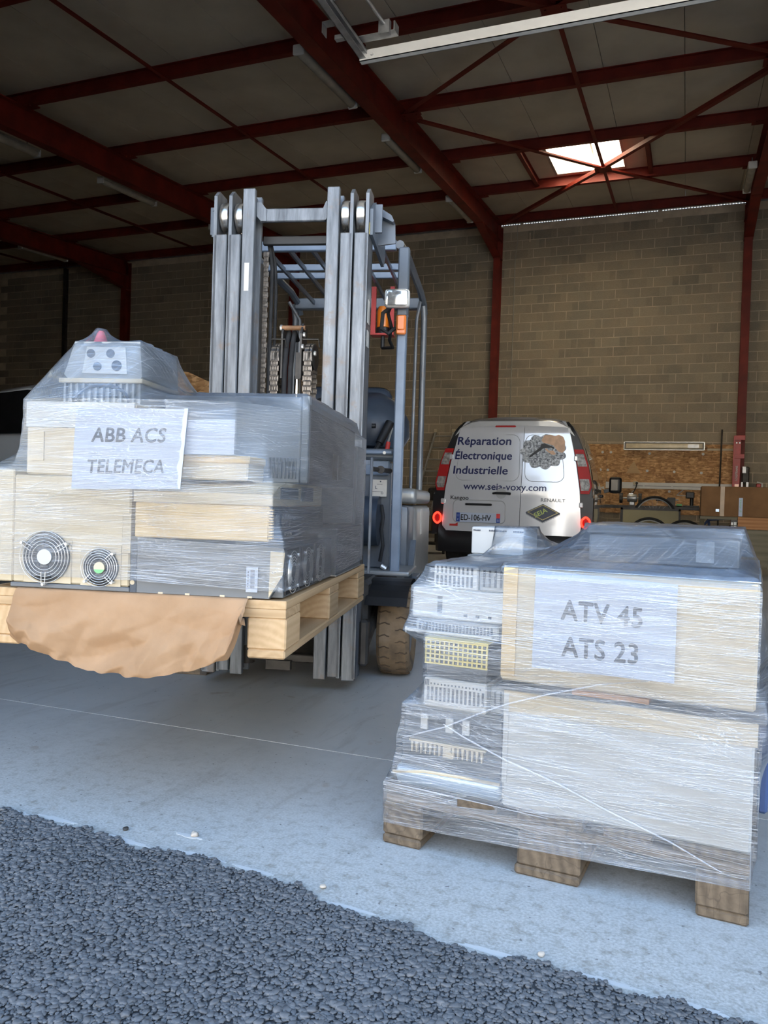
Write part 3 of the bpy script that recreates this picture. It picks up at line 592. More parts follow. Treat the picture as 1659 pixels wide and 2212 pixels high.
cb = MB(); cb.box(-.55, -.26, 1.455, 1.475, 2.018, 2.075, .004); cb.prism([(-.563, 2.10), (-.545, 2.10), (-.52, 2.07), (-.52, 2.02), (-.545, 2.02), (-.563, 2.04)], 'y', 1.45, 1.48); cb.prism([(-.247, 2.10), (-.258, 2.10), (-.27, 2.07), (-.27, 2.02), (-.258, 2.02), (-.247, 2.04)], 'y', 1.45, 1.48)
fk.part('top_crossbar', cb, MT['mast'])
fk.part('rear_crossbar', MB().box(-.56, -.25, 1.54, 1.56, 1.945, 1.985, .004), MT['black'])
fk.part('lower_crossbar', MB().box(-.56, -.25, 1.50, 1.55, .10, .135, .004).box(-.47, -.36, 1.47, 1.50, .07, .11), MT['dark'])
for u in (-.578, -.232): fk.part('lift_cylinder', MB().cyl((u, 1.545, .08), (u, 1.545, 1.86), .022, n=16).cyl((u, 1.545, .08), (u, 1.545, .16), .035), MT['dark'], smooth=True)
# free-lift cylinder with hoses, chain wheels and chains
fk.part('centre_cylinder', MB().cyl((-.432, 1.62, .15), (-.432, 1.62, 1.02), .032, n=20), MT['dark'], smooth=True)
fk.part('cylinder_rod', MB().cyl((-.404, 1.615, .9), (-.404, 1.615, 1.375), .0125, n=20), MT['chrome'], smooth=True)
ch = MB(); ch.prism([(1.58, 1.36), (1.66, 1.36), (1.66, 1.60), (1.60, 1.60), (1.58, 1.56)], 'x', -.474, -.466); ch.prism([(1.57, 1.36), (1.66, 1.40), (1.67, 1.60), (1.60, 1.61), (1.57, 1.56)], 'x', -.385, -.376); ch.box(-.41, -.385, 1.60, 1.63, 1.36, 1.48)
fk.part('crosshead', ch, MT['dark'])
fk.part('crosshead_pin', MB().cyl((-.478, 1.60, 1.59), (-.368, 1.60, 1.59), .011, n=10), MT['rusty'])
for p, r in (((-.484, 1.6, 1.59), .014), ((-.372, 1.58, 1.555), .011), ((-.376, 1.57, 1.50), .011), ((-.318, 1.57, 1.47), .011)): fk.part('pin_nut', MB().cyl(p, (p[0]+.009, p[1], p[2]), r, n=6), MT['alu'])
for u in (-.455, -.428): fk.part('hose', MB().tube([(u, 1.585, .5), (u, 1.585, 1.40), (u+.003, 1.60, 1.52), (u+.004, 1.63, 1.575), (u+.004, 1.68, 1.55)], .0115, 10), MT['rubber'], smooth=True)
for u, du in ((-.505, 1), (-.352, 1)):
    fk.part('chain_wheel', MB().lathe([(.012, -.012), (.055, -.012), (.062, -.008), (.055, -.004), (.055, .004), (.062, .008), (.055, .012), (.012, .012)], (u+.018, 1.63, 1.465), (1, 0, 0), 26), MT['dark'], smooth=True)
    c = MB(); n_l = 32
    path = [(1.575, .74+i*.0225) for i in range(n_l)]+[(1.63-.055*math.cos(t), 1.465+.055*math.sin(t)) for t in np.linspace(.25, 2.9, 8)]+[(1.687, 1.44-i*.0225) for i in range(n_l-2)]
    for i in range(len(path)-1):
        (y0, z0), (y1, z1) = path[i], path[i+1]; w_ = (.008, .014) if i % 2 else (.004, .010)
        for s_ in (-1, 1):
            for k in w_: c.bar((u+.004+s_*k, y0, z0-.001), (u+.004+s_*k, y1, z1+.001), .0025, .013, (1, 0, 0))
        c.cyl((u-.013, y0, z0), (u+.021, y0, z0), .0048, n=6)
    fk.part('lift_chain', c, MT['chain'])
    fk.part('chain_guard', MB().tube([(u-.03, 1.59, 1.28), (u-.03, 1.575, 1.50), (u-.026, 1.58, 1.535), (u+.05, 1.58, 1.535), (u+.055, 1.585, 1.50)], .004, 6), MT['dark'])
c = MB()
for i in range(52):
    z = .75+i*.0225
    for s_ in (-1, 1): c.bar((-.548+s_*(.007 if i % 2 else .004), 1.56, z), (-.548+s_*(.007 if i % 2 else .004), 1.56, z+.0225), .0025, .013, (1, 0, 0))
    c.cyl((-.558, 1.56, z), (-.538, 1.56, z), .0048, n=6)
fk.part('side_chain', c, MT['chain'])
fk.part('side_hose', MB().tube([(-.53, 1.58, .6), (-.525, 1.58, 1.7), (-.525, 1.58, 1.85), (-.54, 1.58, 1.95), (-.553, 1.58, 1.985)], .0085, 8).tube([(-.512, 1.60, .6), (-.51, 1.60, 1.75), (-.518, 1.60, 1.88), (-.545, 1.60, 1.99)], .0075, 8), MT['rubber'], smooth=True)
fk.part('mast_sticker', MB().box(-.602, -.581, 1.4185, 1.4198, 1.71, 1.83), MT['white'])
fk.part('warning_sticker', MB().box(-.0632, -.0618, 1.43, 1.47, 1.95, 2.0), MT['yellow'])
fk.part('warning_sticker', MB().box(-.0632, -.0618, 1.45, 1.50, 1.58, 1.68).box(-.0632, -.0618, 1.45, 1.50, 1.48, 1.55), MT['white'])
# carriage and forks under the pallet
fk.part('carriage', MB().box(-.78, -.03, 1.30, 1.34, .50, .60, .006).box(-.78, -.03, 1.30, 1.34, .86, .95, .006).box(-.60, -.56, 1.34, 1.42, .45, .98).box(-.25, -.21, 1.34, 1.42, .45, .98), MT['dark'])
fk.part('load_backrest', MB().box(-.012, -.002, 1.33, 1.35, .52, 1.0, .002).box(-.812, -.802, 1.33, 1.35, .52, 1.0, .002).box(-.81, -.005, 1.335, 1.345, .97, .99), MT['mast'])
for u in (-.615, -.235):
    fk.part('fork', MB().prism([(.12, .487), (.12, .497), (1.26, .525), (1.26, .95), (1.30, .95), (1.30, .482), (1.2, .477)], 'x', u-.05, u+.05), MT['dark'])
# overhead guard
m = MB(); m.box(-.80, -.02, 2.0, 2.03, 2.065, 2.115, .004); fk.part('guard_front_bar', m, MT['fpost'])
for v, z in ((2.42, 2.108), (2.62, 2.12)): fk.part('guard_crossbar', MB().box(-.80, -.03, v, v+.02, z-.018, z+.018, .003), MT['fpost'])
fk.part('guard_rear_bar', MB().box(-.83, .0, 3.16, 3.22, 2.06, 2.13, .006), MT['flift'])
for u in (.008, -.818): fk.part('guard_side_rail', MB().tube([(u-.01, 2.0, 2.09), (u-.004, 2.3, 2.12), (u, 3.0, 2.13), (u+.004, 3.2, 2.10), (u+.008, 3.24, 2.04)], .022, 8), MT['flift'], smooth=True)
for u in (-.70, -.58, -.46, -.34, -.22, -.10): fk.part('guard_slat', MB().bar((u, 2.02, 2.09), (u, 3.18, 2.10), .012, .026), MT['flift'])
for s_ in (0, 1):
    f = (lambda u: u) if not s_ else sym
    u = f(.022); m = MB(); m.box(u-.024, u+.024, 1.985, 2.035, .47, 2.075, .006); fk.part('front_pillar', m, MT['fpost'])
    ur = f(.022); fk.part('rear_pillar', MB().tube([(ur, 3.20, .86), (ur-.004, 3.22, 2.0), (ur-.012, 3.20, 2.10)], .020, 10).tube([(ur-.05*(1 if not s_ else -1), 3.14, .86), (ur-.045*(1 if not s_ else -1), 3.14, 1.98), (ur-.02, 3.1, 2.09)], .011, 8), MT['mast'], smooth=True)
    fk.part('pillar_sleeve', MB().box(u-.027, u+.027, 1.980, 2.04, 1.735, 2.072, .006), MT['flift'])
    uh = f(.0); h_ = fk.part('headlight', MB().box(uh-.062, uh+.062, 1.925, 1.972, 1.765, 1.855, .02, seg=3), MT['white'], smooth=True)
    fk.part('headlight_lens', MB().box(uh-.054, uh+.054, 1.9185, 1.93, 1.772, 1.848, .014, seg=2), MT['lens'], h_, smooth=True)
    fk.part('headlight_arm', MB().cyl((uh+.02*(1 if not s_ else -1), 1.97, 1.81), (f(.01), 2.0, 1.81), .012), MT['black'])
    ui = f(.021); fk.part('turn_signal', MB().box(ui-.024, ui+.024, 1.955, 1.985, 1.64, 1.735, .006).box(ui-.018, ui+.018, 1.946, 1.957, 1.66, 1.73, .004), MT['orange'], smooth=True)
# beacon in its red bracket
m = MB(); m.box(-.245, -.218, 2.68, 2.70, 1.80, 2.07); m.box(-.135, -.110, 2.68, 2.70, 1.80, 2.07); m.box(-.245, -.110, 2.68, 2.76, 1.79, 1.80); fk.part('beacon_bracket', m, MT['redpaint'])
bc = fk.part('beacon', MB().lathe([(.03, 0), (.037, .005), (.037, .10), (.03, .125), (.012, .13)], (-.177, 2.72, 1.835), (0, 0, 1), 20), MT['amber'], smooth=True)
fk.part('beacon_foot', MB().lathe([(.04, -.035), (.04, 0), (.03, .003)], (-.177, 2.72, 1.835), (0, 0, 1), 18).cyl((-.177, 2.72, 1.72), (-.177, 2.72, 1.80), .012), MT['black'], bc)
fk.part('beacon_cable', MB().tube([(-.177, 2.72, 1.72), (-.10, 2.6, 1.70), (-.08, 2.3, 1.68), (-.04, 2.06, 1.70), (-.055, 2.03, 1.76), (-.035, 2.01, 1.80)], .009, 8).tube([(-.04, 2.0, 1.78), (-.075, 1.99, 1.75), (-.08, 1.99, 1.67), (-.045, 1.99, 1.65), (-.01, 2.0, 1.68)], .010, 8), MT['rubber'], smooth=True)
# cowl, dash, seat, steering
m = MB(); m.box(-.80, -.022, 2.10, 2.14, .48, 1.02, .006); m.box(-.80, .0, 2.06, 2.30, 1.03, 1.085, .012); fk.part('front_cowl', m, MT['flift'])
fk.part('cowl_panel', MB().box(-.20, -.03, 2.085, 2.10, .95, 1.028, .006), MT['fpost'])
fk.part('dash_cap', MB().box(-.22, -.01, 2.03, 2.12, 1.055, 1.075, .006), MT['fpost'])
fk.part('cowl_bolts', MB().cyl((-.05, 2.02, 1.063), (-.05, 2.03, 1.063), .008, n=8).cyl((-.02, 2.0, .485), (-.045, 2.0, .50), .012, n=8), MT['alu'])
lp = fk.part('load_plate', MB().box(-.125, -.038, 2.076, 2.082, .842, .93, .002), MT['alu'])
lt = MB(); lt.box(-.098, -.095, 2.074, 2.076, .882, .898); lt.box(-.098, -.088, 2.074, 2.076, .882, .885); lt.box(-.112, -.06, 2.0745, 2.076, .868, .8695); lt.box(-.09, -.062, 2.0745, 2.076, .905, .907); lt.tube([(-.062+.005*math.cos(t), 2.075, .862+.005*math.sin(t)) for t in np.linspace(0, 6.0, 10)], .0012, 4, True); lt.cyl((-.072, 2.074, .92), (-.072, 2.077, .92), .004, n=8); lt.cyl((-.12, 2.074, .858), (-.12, 2.077, .858), .003, n=8)
fk.part('plate_print', lt, MT['ink'], lp)
fk.part('tilt_cylinder', MB().cyl((-.085, 1.9, .975), (-.025, 2.08, .975), .012).lathe([(.010, -.012), (.019, -.012), (.019, .012), (.010, .012)], (-.055, 1.95, .975), (0, 1, 0), 16), MT['dark'])
fk.part('knee_housing', MB().lathe([(.03, -.14), (.105, -.13), (.125, -.05), (.125, .06), (.03, .07)], (-.13, 2.06, .72), (1, 0, 0), 24), MT['darkseat'], smooth=True)
fk.part('cowl_hose', MB().tube([(-.06, 2.05, .80), (-.045, 2.02, .74), (-.05, 2.0, .68), (-.04, 2.0, .60), (-.055, 2.02, .52)], .009, 8), MT['rubber'], smooth=True)
m = MB().box(-.66, -.12, 2.74, 2.88, .98, 1.50, .085, seg=4); fk.part('seat_back', m, MT['darkseat'], smooth=True)
fk.part('seat', MB().box(-.66, -.14, 2.35, 2.80, .90, 1.02, .05, seg=3), MT['darkseat'], smooth=True)
m = MB().lathe([(.02, 0), (.16, .01), (.205, .09), (.20, .18), (.15, .27), (.06, .325), (.01, .33)], (-.175, 2.42, 1.085), (0, .12, 1), 28); fk.part('steering_cowl', m, MT['darkseat'], smooth=True)
fk.part('steering_wheel', MB().tube([(-.40+.15*math.cos(t), 2.40+.13*math.sin(t), 1.325+.07*math.sin(t)) for t in np.linspace(0, 2*math.pi, 28, endpoint=False)], .014, 8, True).tube([(-.40, 2.40, 1.325), (-.40, 2.33, 1.05)], .03, 10).bar((-.54, 2.40, 1.325), (-.26, 2.40, 1.325), .02, .012), MT['black'], smooth=True)
fk.part('lever', MB().cyl((-.10, 2.18, 1.12), (-.055, 2.24, 1.235), .022, .024, 14).tube([(-.115, 2.16, 1.085), (-.10, 2.18, 1.12)], .012, 8).cyl((-.14, 2.17, 1.21), (-.12, 2.17, 1.21), .012), MT['black'], smooth=True)
fk.part('lever', MB().tube([(-.07, 2.2, 1.08), (-.045, 2.26, 1.21)], .006, 6), MT['alu'])
fk.part('switch_knob', MB().cyl((-.055, 2.15, 1.08), (-.05, 2.155, 1.118), .012).cyl((-.05, 2.155, 1.118), (-.049, 2.156, 1.127), .011), MT['redpaint'])
# step plate, chassis, hood, wheels
m = MB(); m.box(-.94, .10, 1.95, 2.36, .455, .478, .008, seg=2); fk.part('step_plate', m, MT['fhood'])
fk.part('fender', MB().grid(lambda s, t: (-.06+.19*t, 1.86-.30*math.cos(math.pi*(.15+.85*s)), .22+.235*math.sin(math.pi*(.15+.85*s))**.7), 14, 3), MT['black'])
m = MB(); m.box(-.76, -.05, 1.62, 3.3, .18, .46, .02); fk.part('chassis', m, MT['dark'])
m = MB(); m.box(-.86, .055, 2.72, 3.75, .34, .80, .045, seg=3); fk.part('counterweight', m, MT['fhood'], smooth=True)
m = MB(); m.box(-.85, .058, 2.66, 3.70, .81, .90, .035, seg=3); fk.part('battery_hood', m, MT['fhood'], smooth=True)
m = MB(); m.box(-.82, .045, 2.36, 2.70, .46, .80, .03, seg=2); fk.part('battery_side', m, MT['flift'], smooth=True)
fk.part('hood_sticker', MB().box(.054, .0565, 3.0, 3.12, .62, .78), MT['white'])
fk.part('side_step', MB().box(.03, .10, 2.40, 2.62, .40, .415, .004).bar((.06, 2.38, .42), (.06, 2.55, .60), .03, .02), MT['flift'])
for u0, u1 in ((-.018, .142), (-.955, -.795)):
    R0 = .213; cz, cv = R0, 1.868; n = 44; m = MB(); uc = (u0+u1)/2
    def tr(s, t):
        a = 2*math.pi*s; sec = [(u0+.02, .125), (u0+.004, .165), (u0+.004, .192), (u0+.02, .208), (uc, .2135), (u1-.02, .208), (u1-.004, .192), (u1-.004, .165), (u1-.02, .125)]
        p = sec[min(8, int(round(t*8)))]; return (p[0], cv+p[1]*math.cos(a), cz+p[1]*math.sin(a))
    m.grid(tr, n, 9, True); w = fk.part('front_tyre', m, MT['tyre'], smooth=True)
    g = MB()
    for k in range(24):
        a = 2*math.pi*k/24
        for side, off in ((0, 0), (1, .13)):
            us = [u0+.012+.055*q/5 for q in range(6)] if side == 0 else [u1-.012-.055*q/5 for q in range(6)]
            pts = []
            for q, uu in enumerate(us):
                aa = a+off+.02*math.sin(q*1.7); rr = .2105 if abs(uu-uc) < .06 else .2045
                pts.append((uu, cv+rr*math.cos(aa), cz+rr*math.sin(aa)))
            g.tube(pts, .0034, 5)
    fk.part('tread_groove', g, MT['groove'], w)['kind'] = 'stuff'
    fk.part('wheel_rim', MB().lathe([(.03, -.01), (.05, .0), (.09, .01), (.125, .0), (.13, .02), (.13, .12), (.05, .12)], (u0+.02, cv, cz), (1, 0, 0), 26), MT['flift'], w, smooth=True)
for u in (-.76, -.14): fk.part('rear_tyre', MB().lathe([(.08, 0), (.16, 0), (.185, .02), (.185, .10), (.16, .12), (.08, .12)], (u, 3.35, .186), (1, 0, 0), 30), MT['rubber'], smooth=True)
fk.part('tilt_ram', MB().cyl((-.045, 1.52, .20), (-.045, 2.0, .34), .028, n=14).box(-.065, -.025, 1.50, 1.56, .10, .30, .01), MT['dark'])
# ================================================================== EURO PALLETS
def pallet(name, label, fr, z0, wv, wu, old=False):
    t = T(name, label, 'pallet', fr, (0 if not old else 0, 0, z0)); u0 = -.80 if not old else 0.0; rr = random.Random(4 if old else 9)
    bev = .004 if not old else .005
    j = (lambda a=.004: rr.uniform(-a, a)) if old else (lambda a=.002: rr.uniform(-a, a))
    runs = ((0, .10), (.3275, .4725), (.70, .80))
    for a, b_ in runs: t.part('bottom_board', MB().box(u0+a+j(), u0+b_+j(), j(), 1.2, z0, z0+.022, bev), wv)
    for a, b_ in runs:
        for v0, v1 in ((0, .145), (.5275, .6725), (1.055, 1.2)): t.part('block', MB().box(u0+a+j(), u0+b_+j(), v0+j()+.002, v1, z0+.0222, z0+.10, bev), wv)
    for v0, v1 in ((0, .145), (.5275, .6725), (1.055, 1.2)): t.part('stringer_board', MB().box(u0+j(), u0+.8+j(), v0+j(), v1, z0+.1002, z0+.122, bev*.5), wu)
    for a, b_ in ((0, .145), (.185, .285), (.3275, .4725), (.515, .615), (.655, .80)): t.part('deck_board', MB().box(u0+a, u0+b_+j(), j(), 1.2, z0+.1222, z0+.144, bev*.5), wv)
    return t
ZP = .427
pallet('euro_pallet', 'fresh pale wooden pallet lifted on the forks', A, ZP, MT['palew'], MT['palex'])
pallet('euro_pallet', 'weathered brown wooden pallet standing on the concrete', B, 0.0, MT['oldw'], MT['oldx'], True)
t = T('wood_block', 'weathered wood block on the floor under the raised pallet', 'wood block', A, (-.87, 1.60, 0)); t.part('timber', MB().box(-.94, -.775, 1.57, 1.645, 0, .052, .004), MT['oldx']); t.part('bark_end', MB().box(-.805, -.774, 1.565, 1.567, .004, .05), MT['dark'])
# ---------------------------------------------------------------- kraft paper hanging over the pallet front
KB = [(-.705, .455), (-.684, .437), (-.655, .437), (-.645, .425), (-.574, .402), (-.545, .392), (-.492, .381), (-.42, .380), (-.348, .377), (-.30, .383), (-.239, .393), (-.19, .408), (-.155, .421), (-.129, .424), (-.115, .46), (-.105, .50), (-.095, .53)]
def kb(u):
    for (a, p), (b_, q) in zip(KB, KB[1:]):
        if a <= u <= b_: return p+(q-p)*(u-a)/(b_-a)
    return .5
_kr = random.Random(31); _K = [[[_kr.uniform(-1, 1) for _ in range(40)] for _ in range(80)] for _ in range(2)]
def facet(L, x, y):                                             # crumpled paper: flat facets between random creases
    i, j = int(math.floor(x)), int(math.floor(y)); a, b_ = x-i, y-j; H = _K[L]; g = lambda p, q: H[p % 80][q % 40]
    if a+b_ < 1: return g(i, j)+(g(i+1, j)-g(i, j))*a+(g(i, j+1)-g(i, j))*b_
    return g(i+1, j+1)+(g(i, j+1)-g(i+1, j+1))*(1-a)+(g(i+1, j)-g(i+1, j+1))*(1-b_)
def kfn(s, t):
    u = -.705+.61*s; zb = kb(u)+.004*mnoise.noise(Vector((u*30, 0, 5))); zt = .5735
    n1 = mnoise.noise(Vector((u*7, t*2.0, 3))); n2 = mnoise.noise(Vector((u*30+t*9, t*9-u*14, 8))); f1 = facet(0, u*13+t*2.2+20+.5*n1, t*3.4-u*5+9); f2 = facet(1, u*29-t*4+40, t*8+u*11+12)
    if t < .2:
        k = t/.2; return (u, .22*(1-k)-.012, zt+.0008)
    k = (t-.2)/.8; z = zt+(zb-zt)*k
    out = .012+.010*k+k**.7*(.008*n1+.025*f1+.010*f2*min(1, k*1.6)+.030)
    if s > .86: out += (s-.86)/.14*.012*math.sin(k*3.1); z += (s-.86)/.14*.010*k
    return (u+.004*n2*k, -max(out, .006+.004*k), z)
solo('kraft_paper', 'crumpled brown kraft paper hanging over the raised pallet front', 'paper', A, (-.41, 0, .571), MB().grid(kfn, 170, 64), MT['kraft'], smooth=2)

# ================================================================== RAISED LOAD (frame A)
ZT = .5752
def fan(t, u, z, v, r, hubmat, squares=True, parent=None, n_r=5):
    m = MB(); m.cyl((u, v-.001, z), (u, v-.004, z), r*1.02, n=36); fr_ = t.part('fan_opening', m, MT['black'])
    b = MB()
    for k in range(7):
        a = 2*math.pi*k/7; b.prism([(u+r*.3*math.cos(a), z+r*.3*math.sin(a)), (u+r*.92*math.cos(a-.1), z+r*.92*math.sin(a-.1)), (u+r*.92*math.cos(a+.5), z+r*.92*math.sin(a+.5)), (u+r*.3*math.cos(a+.6), z+r*.3*math.sin(a+.6))], 'y', v-.0065, v-.0045)
    t.part('fan_blade', b, MT['rubber'], fr_)
    t.part('fan_hub', MB().cyl((u, v-.005, z), (u, v-.012, z), r*.31, n=26), hubmat, fr_)
    g = MB()
    for k in range(n_r):
        rr = r*(.52+.52*k/(n_r-1)); g.tube([(u+rr*math.cos(q), v-.013, z+rr*math.sin(q)) for q in np.linspace(0, 2*math.pi, 40, endpoint=False)], .0007, 5, True)
    for k in range(3):
        a0 = -math.pi/2+2*math.pi*k/3 if r > .05 else -math.pi*.75+math.pi/2*k
        for s_ in (-.10, .10):
            g.tube([(u+r*.6*math.cos(a0)+s_*r*.9*math.sin(a0), v-.0145, z+r*.6*math.sin(a0)-s_*r*.9*math.cos(a0)), (u+r*1.12*math.cos(a0)+s_*r*.7*math.sin(a0), v-.0145, z+r*1.12*math.sin(a0)-s_*r*.7*math.cos(a0))], .0009, 5)
        g.cyl((u+r*1.1*math.cos(a0), v, z+r*1.1*math.sin(a0)), (u+r*1.1*math.cos(a0), v-.018, z+r*1.1*math.sin(a0)), .0034, n=8)
    t.part('fan_guard', g, MT['wire'], smooth=True)
t = T('drive_cabinet', 'tall beige cabinet with two round fans at the raised load front', 'electric cabinet', A, (-.60, .35, ZT))
m = MB(); m.box(-.725, -.409, 0, .75, ZT+.012, .862, .004); t.part('housing', m, MT['beige'])
t.part('base_rail', MB().box(-.727, -.405, -.006, .74, ZT, ZT+.0115, .002), MT['greymetal'])
t.part('fan_plate', MB().box(-.693, -.563, -.003, -.0005, .588, .70, .001), MT['cream']); t.part('fan_plate', MB().box(-.538, -.430, -.003, -.0005, .583, .69, .001), MT['cream'])
fan(t, -.630, .655, -.003, .063, MT['whitebox']); fan(t, -.482, .634, -.003, .046, MT['cream'])
t.part('hub_print', MB().prism([(-.482+.0143*math.cos(a), .634+.0143*math.sin(a)) for a in np.linspace(math.pi*1.1, math.pi*1.9, 9)], 'y', -.0158, -.0151), MT['green'])
t.part('corner_strip', MB().box(-.428, -.405, -.005, -.001, .672, .772, .001), MT['cream'])
t = T('drive_unit', 'narrow beige housing with a bolt hole at the raised load left edge', 'electric cabinet', A, (-.77, .3, ZT+.012))
t.part('housing', MB().box(-.80, -.728, .004, .7, ZT+.012, .875, .003), MT['beige']); t.part('bolt_hole', MB().cyl((-.785, .0045, .60), (-.785, .001, .60), .008, n=14), MT['black'])
t = T('drive_chassis', 'dark grey drive chassis with barcode label on the raised pallet', 'electric cabinet', A, (-.2, .35, ZT))
m = MB(); m.prism([(-.388, ZT), (-.045, ZT), (-.012, ZT+.06), (-.008, .69), (-.012, .70), (-.388, .713)], 'y', -.002, .02); m.box(-.388, -.016, .02, .60, ZT, .70, .002); t.part('housing', m, MT['greymetal'])
t.part('end_plate', MB().prism([(-.046, ZT+.002), (-.012, ZT+.06), (-.008, .69), (-.044, .692)], 'y', -.004, -.0025), MT['beige'])
br = MB(); br.box(-.404, -.391, -.004, .0, ZT, .70); br.box(-.391, -.388, -.004, .03, ZT, .70); bp_ = t.part('bracket', br, MT['darkmetal'])
t.part('bracket_hole', MB().lathe([(.004, 0), (.006, 0), (.006, .001), (.004, .001)], (-.398, -.005, .60), (0, 1, 0), 14), MT['cream'], bp_)
lb = t.part('barcode_label', MB().box(-.103, -.074, -.0065, -.0055, .590, .652, .0), MT['paper'])
bc_ = MB(); rr = random.Random(2)
for k in range(16): z = .600+k*.0028; bc_.box(-.092, -.081, -.0072, -.0064, z, z+.0008+.0012*rr.random())
for k in range(6): bc_.box(-.099, -.0965, -.0072, -.0064, .602+k*.007, .606+k*.007)
t.part('barcode', bc_, MT['ink'], lb)
ft = MB()
for u in (-.33, -.26, -.17, -.10): ft.box(u, u+.012, -.003, .01, ZT-.0006, ZT+.004)
t.part('feet', ft, MT['cream'])
for k, v in enumerate((.09, .25, .41)):
    m = MB().box(-.0155, -.011, v-.062, v+.062, .582, .694, .001); p_ = t.part('side_fan', m, MT['black'])
    g = MB()
    for q in range(5):
        rr_ = .024+.0075*q; g.tube([(-.0085, v+rr_*math.cos(a), .635+rr_*math.sin(a)) for a in np.linspace(0, 2*math.pi, 28, endpoint=False)], .0011, 4, True)
    for a in (.78, 2.36, 3.93, 5.5): g.cyl((-.0155, v+.056*math.cos(a), .637+.056*math.sin(a)), (-.004, v+.056*math.cos(a), .637+.056*math.sin(a)), .0045, n=8); g.bar((-.009, v+.02*math.cos(a), .636+.02*math.sin(a)), (-.009, v+.055*math.cos(a), .637+.055*math.sin(a)), .002, .002)
    t.part('side_fan_guard', g, MT['wire'], p_)
t = T('drive_unit', 'plain grey drive housing at the rear right of the raised load', 'electric cabinet', A, (-.2, .9, ZT)); t.part('housing', MB().box(-.40, -.004, .62, 1.10, ZT, .73, .003), MT['greymetal']); t.part('foot_flange', MB().box(-.40, .0, .615, 1.10, ZT, ZT+.004), MT['galv'])
t = T('drive_unit', 'yellowed drive unit with dark finned side, above the dark chassis', 'electric cabinet', A, (-.22, .35, .714))
t.part('housing', MB().box(-.398, -.052, .0, .60, .714, .802, .003), MT['amberbox']); t.part('side_plate', MB().box(-.050, -.046, .012, .60, .716, .800), MT['darkmetal'])
m = MB()
for k in range(11): m.box(-.052, -.042, .0, .012, .722+k*.0068, .726+k*.0068)
t.part('fins', m, MT['amberbox'])
m = MB()
for v in (.05, .10, .135, .17): m.lathe([(.012, 0), (.016, 0), (.016, .003), (.012, .003)], (-.046, v, .765), (1, 0, 0), 16)
t.part('cable_glands', m, MT['greymetal']); t.part('side_screws', MB().cyl((-.046, .13, .728), (-.043, .13, .728), .004, n=8).cyl((-.046, .19, .728), (-.043, .19, .728), .004, n=8), MT['alu'])
t = T('drive_unit', 'white drive unit with a sloping front edge, under the sign', 'electric cabinet', A, (-.22, .3, .803))
m = MB(); m.prism([(.0, .803), (.55, .803), (.55, .862), (.12, .862), (.05, .852), (0, .83)], 'x', -.402, -.042); t.part('housing', m, MT['cream']); t.part('vent', MB().box(-.0415, -.039, .06, .24, .82, .85).box(-.042, -.039, .28, .42, .815, .855), MT['greymetal'])
t = T('carton', 'white carton with yellow lower edge, right of the raised sign', 'box', A, (-.26, .2, .863)); t.part('carton_body', MB().box(-.404, -.118, .03, .17, .863, .925, .004), MT['cream']); t.part('carton_lid', MB().box(-.408, -.113, .026, .169, .905, .925, .003), MT['amberbox'])
t = T('carton', 'tan carton at the upper left of the raised load', 'box', A, (-.55, .2, .8635)); t.part('carton_body', MB().box(-.705, -.41, .015, .5, .8635, 1.052, .005), MT['cream']); t.part('carton_flap', MB().box(-.704, -.411, .010, .016, .985, 1.05, .001), MT['whitebox']); t.part('carton_tape', MB().box(-.69, -.655, .012, .0148, .9, .975), MT['beige'])
t = T('grey_cabinet', 'large light grey cabinet at the back right of the raised load', 'electric cabinet', A, (-.23, .6, .863))
t.part('housing', MB().box(-.404, -.022, .175, .95, .863, 1.093, .003), MT['lightgrey']); t.part('edge_trim', MB().box(-.021, .0, .172, .20, .863, 1.096, .003), MT['lightgrey']); t.part('side_panel', MB().box(-.021, -.012, .205, .95, .866, 1.07, .002), MT['darkmetal'])
w_ = t.part('side_window', MB().box(-.0115, -.009, .56, .70, .885, .965), MT['black']); t.part('window_bar', MB().box(-.009, -.007, .625, .632, .885, .965), MT['greymetal'], w_)
m = MB()
for k in range(8): m.box(-.105+k*.010, -.101+k*.010, .168, .1745, .875, .93)
t.part('front_louvre', m, MT['greymetal'])
t = T('drive_unit', 'dark unit at the rear right corner of the raised load', 'electric cabinet', A, (-.2, 1.02, .731)); t.part('housing', MB().box(-.414, -.002, .96, 1.12, .731, 1.02, .004), MT['greymetal']); t.part('cover', MB().box(-.41, -.012, .955, .9595, .74, 1.01), MT['lightgrey'])
t = T('drive_unit', 'hidden rear unit filling the raised load left of the grey cabinet', 'electric cabinet', A, (-.55, .72, .8635)); t.part('housing', MB().box(-.70, -.42, .52, 1.1, .8635, 1.07, .004), MT['greymetal']); t.part('cover', MB().box(-.69, -.43, .53, 1.09, 1.07, 1.074), MT['lightgrey'])
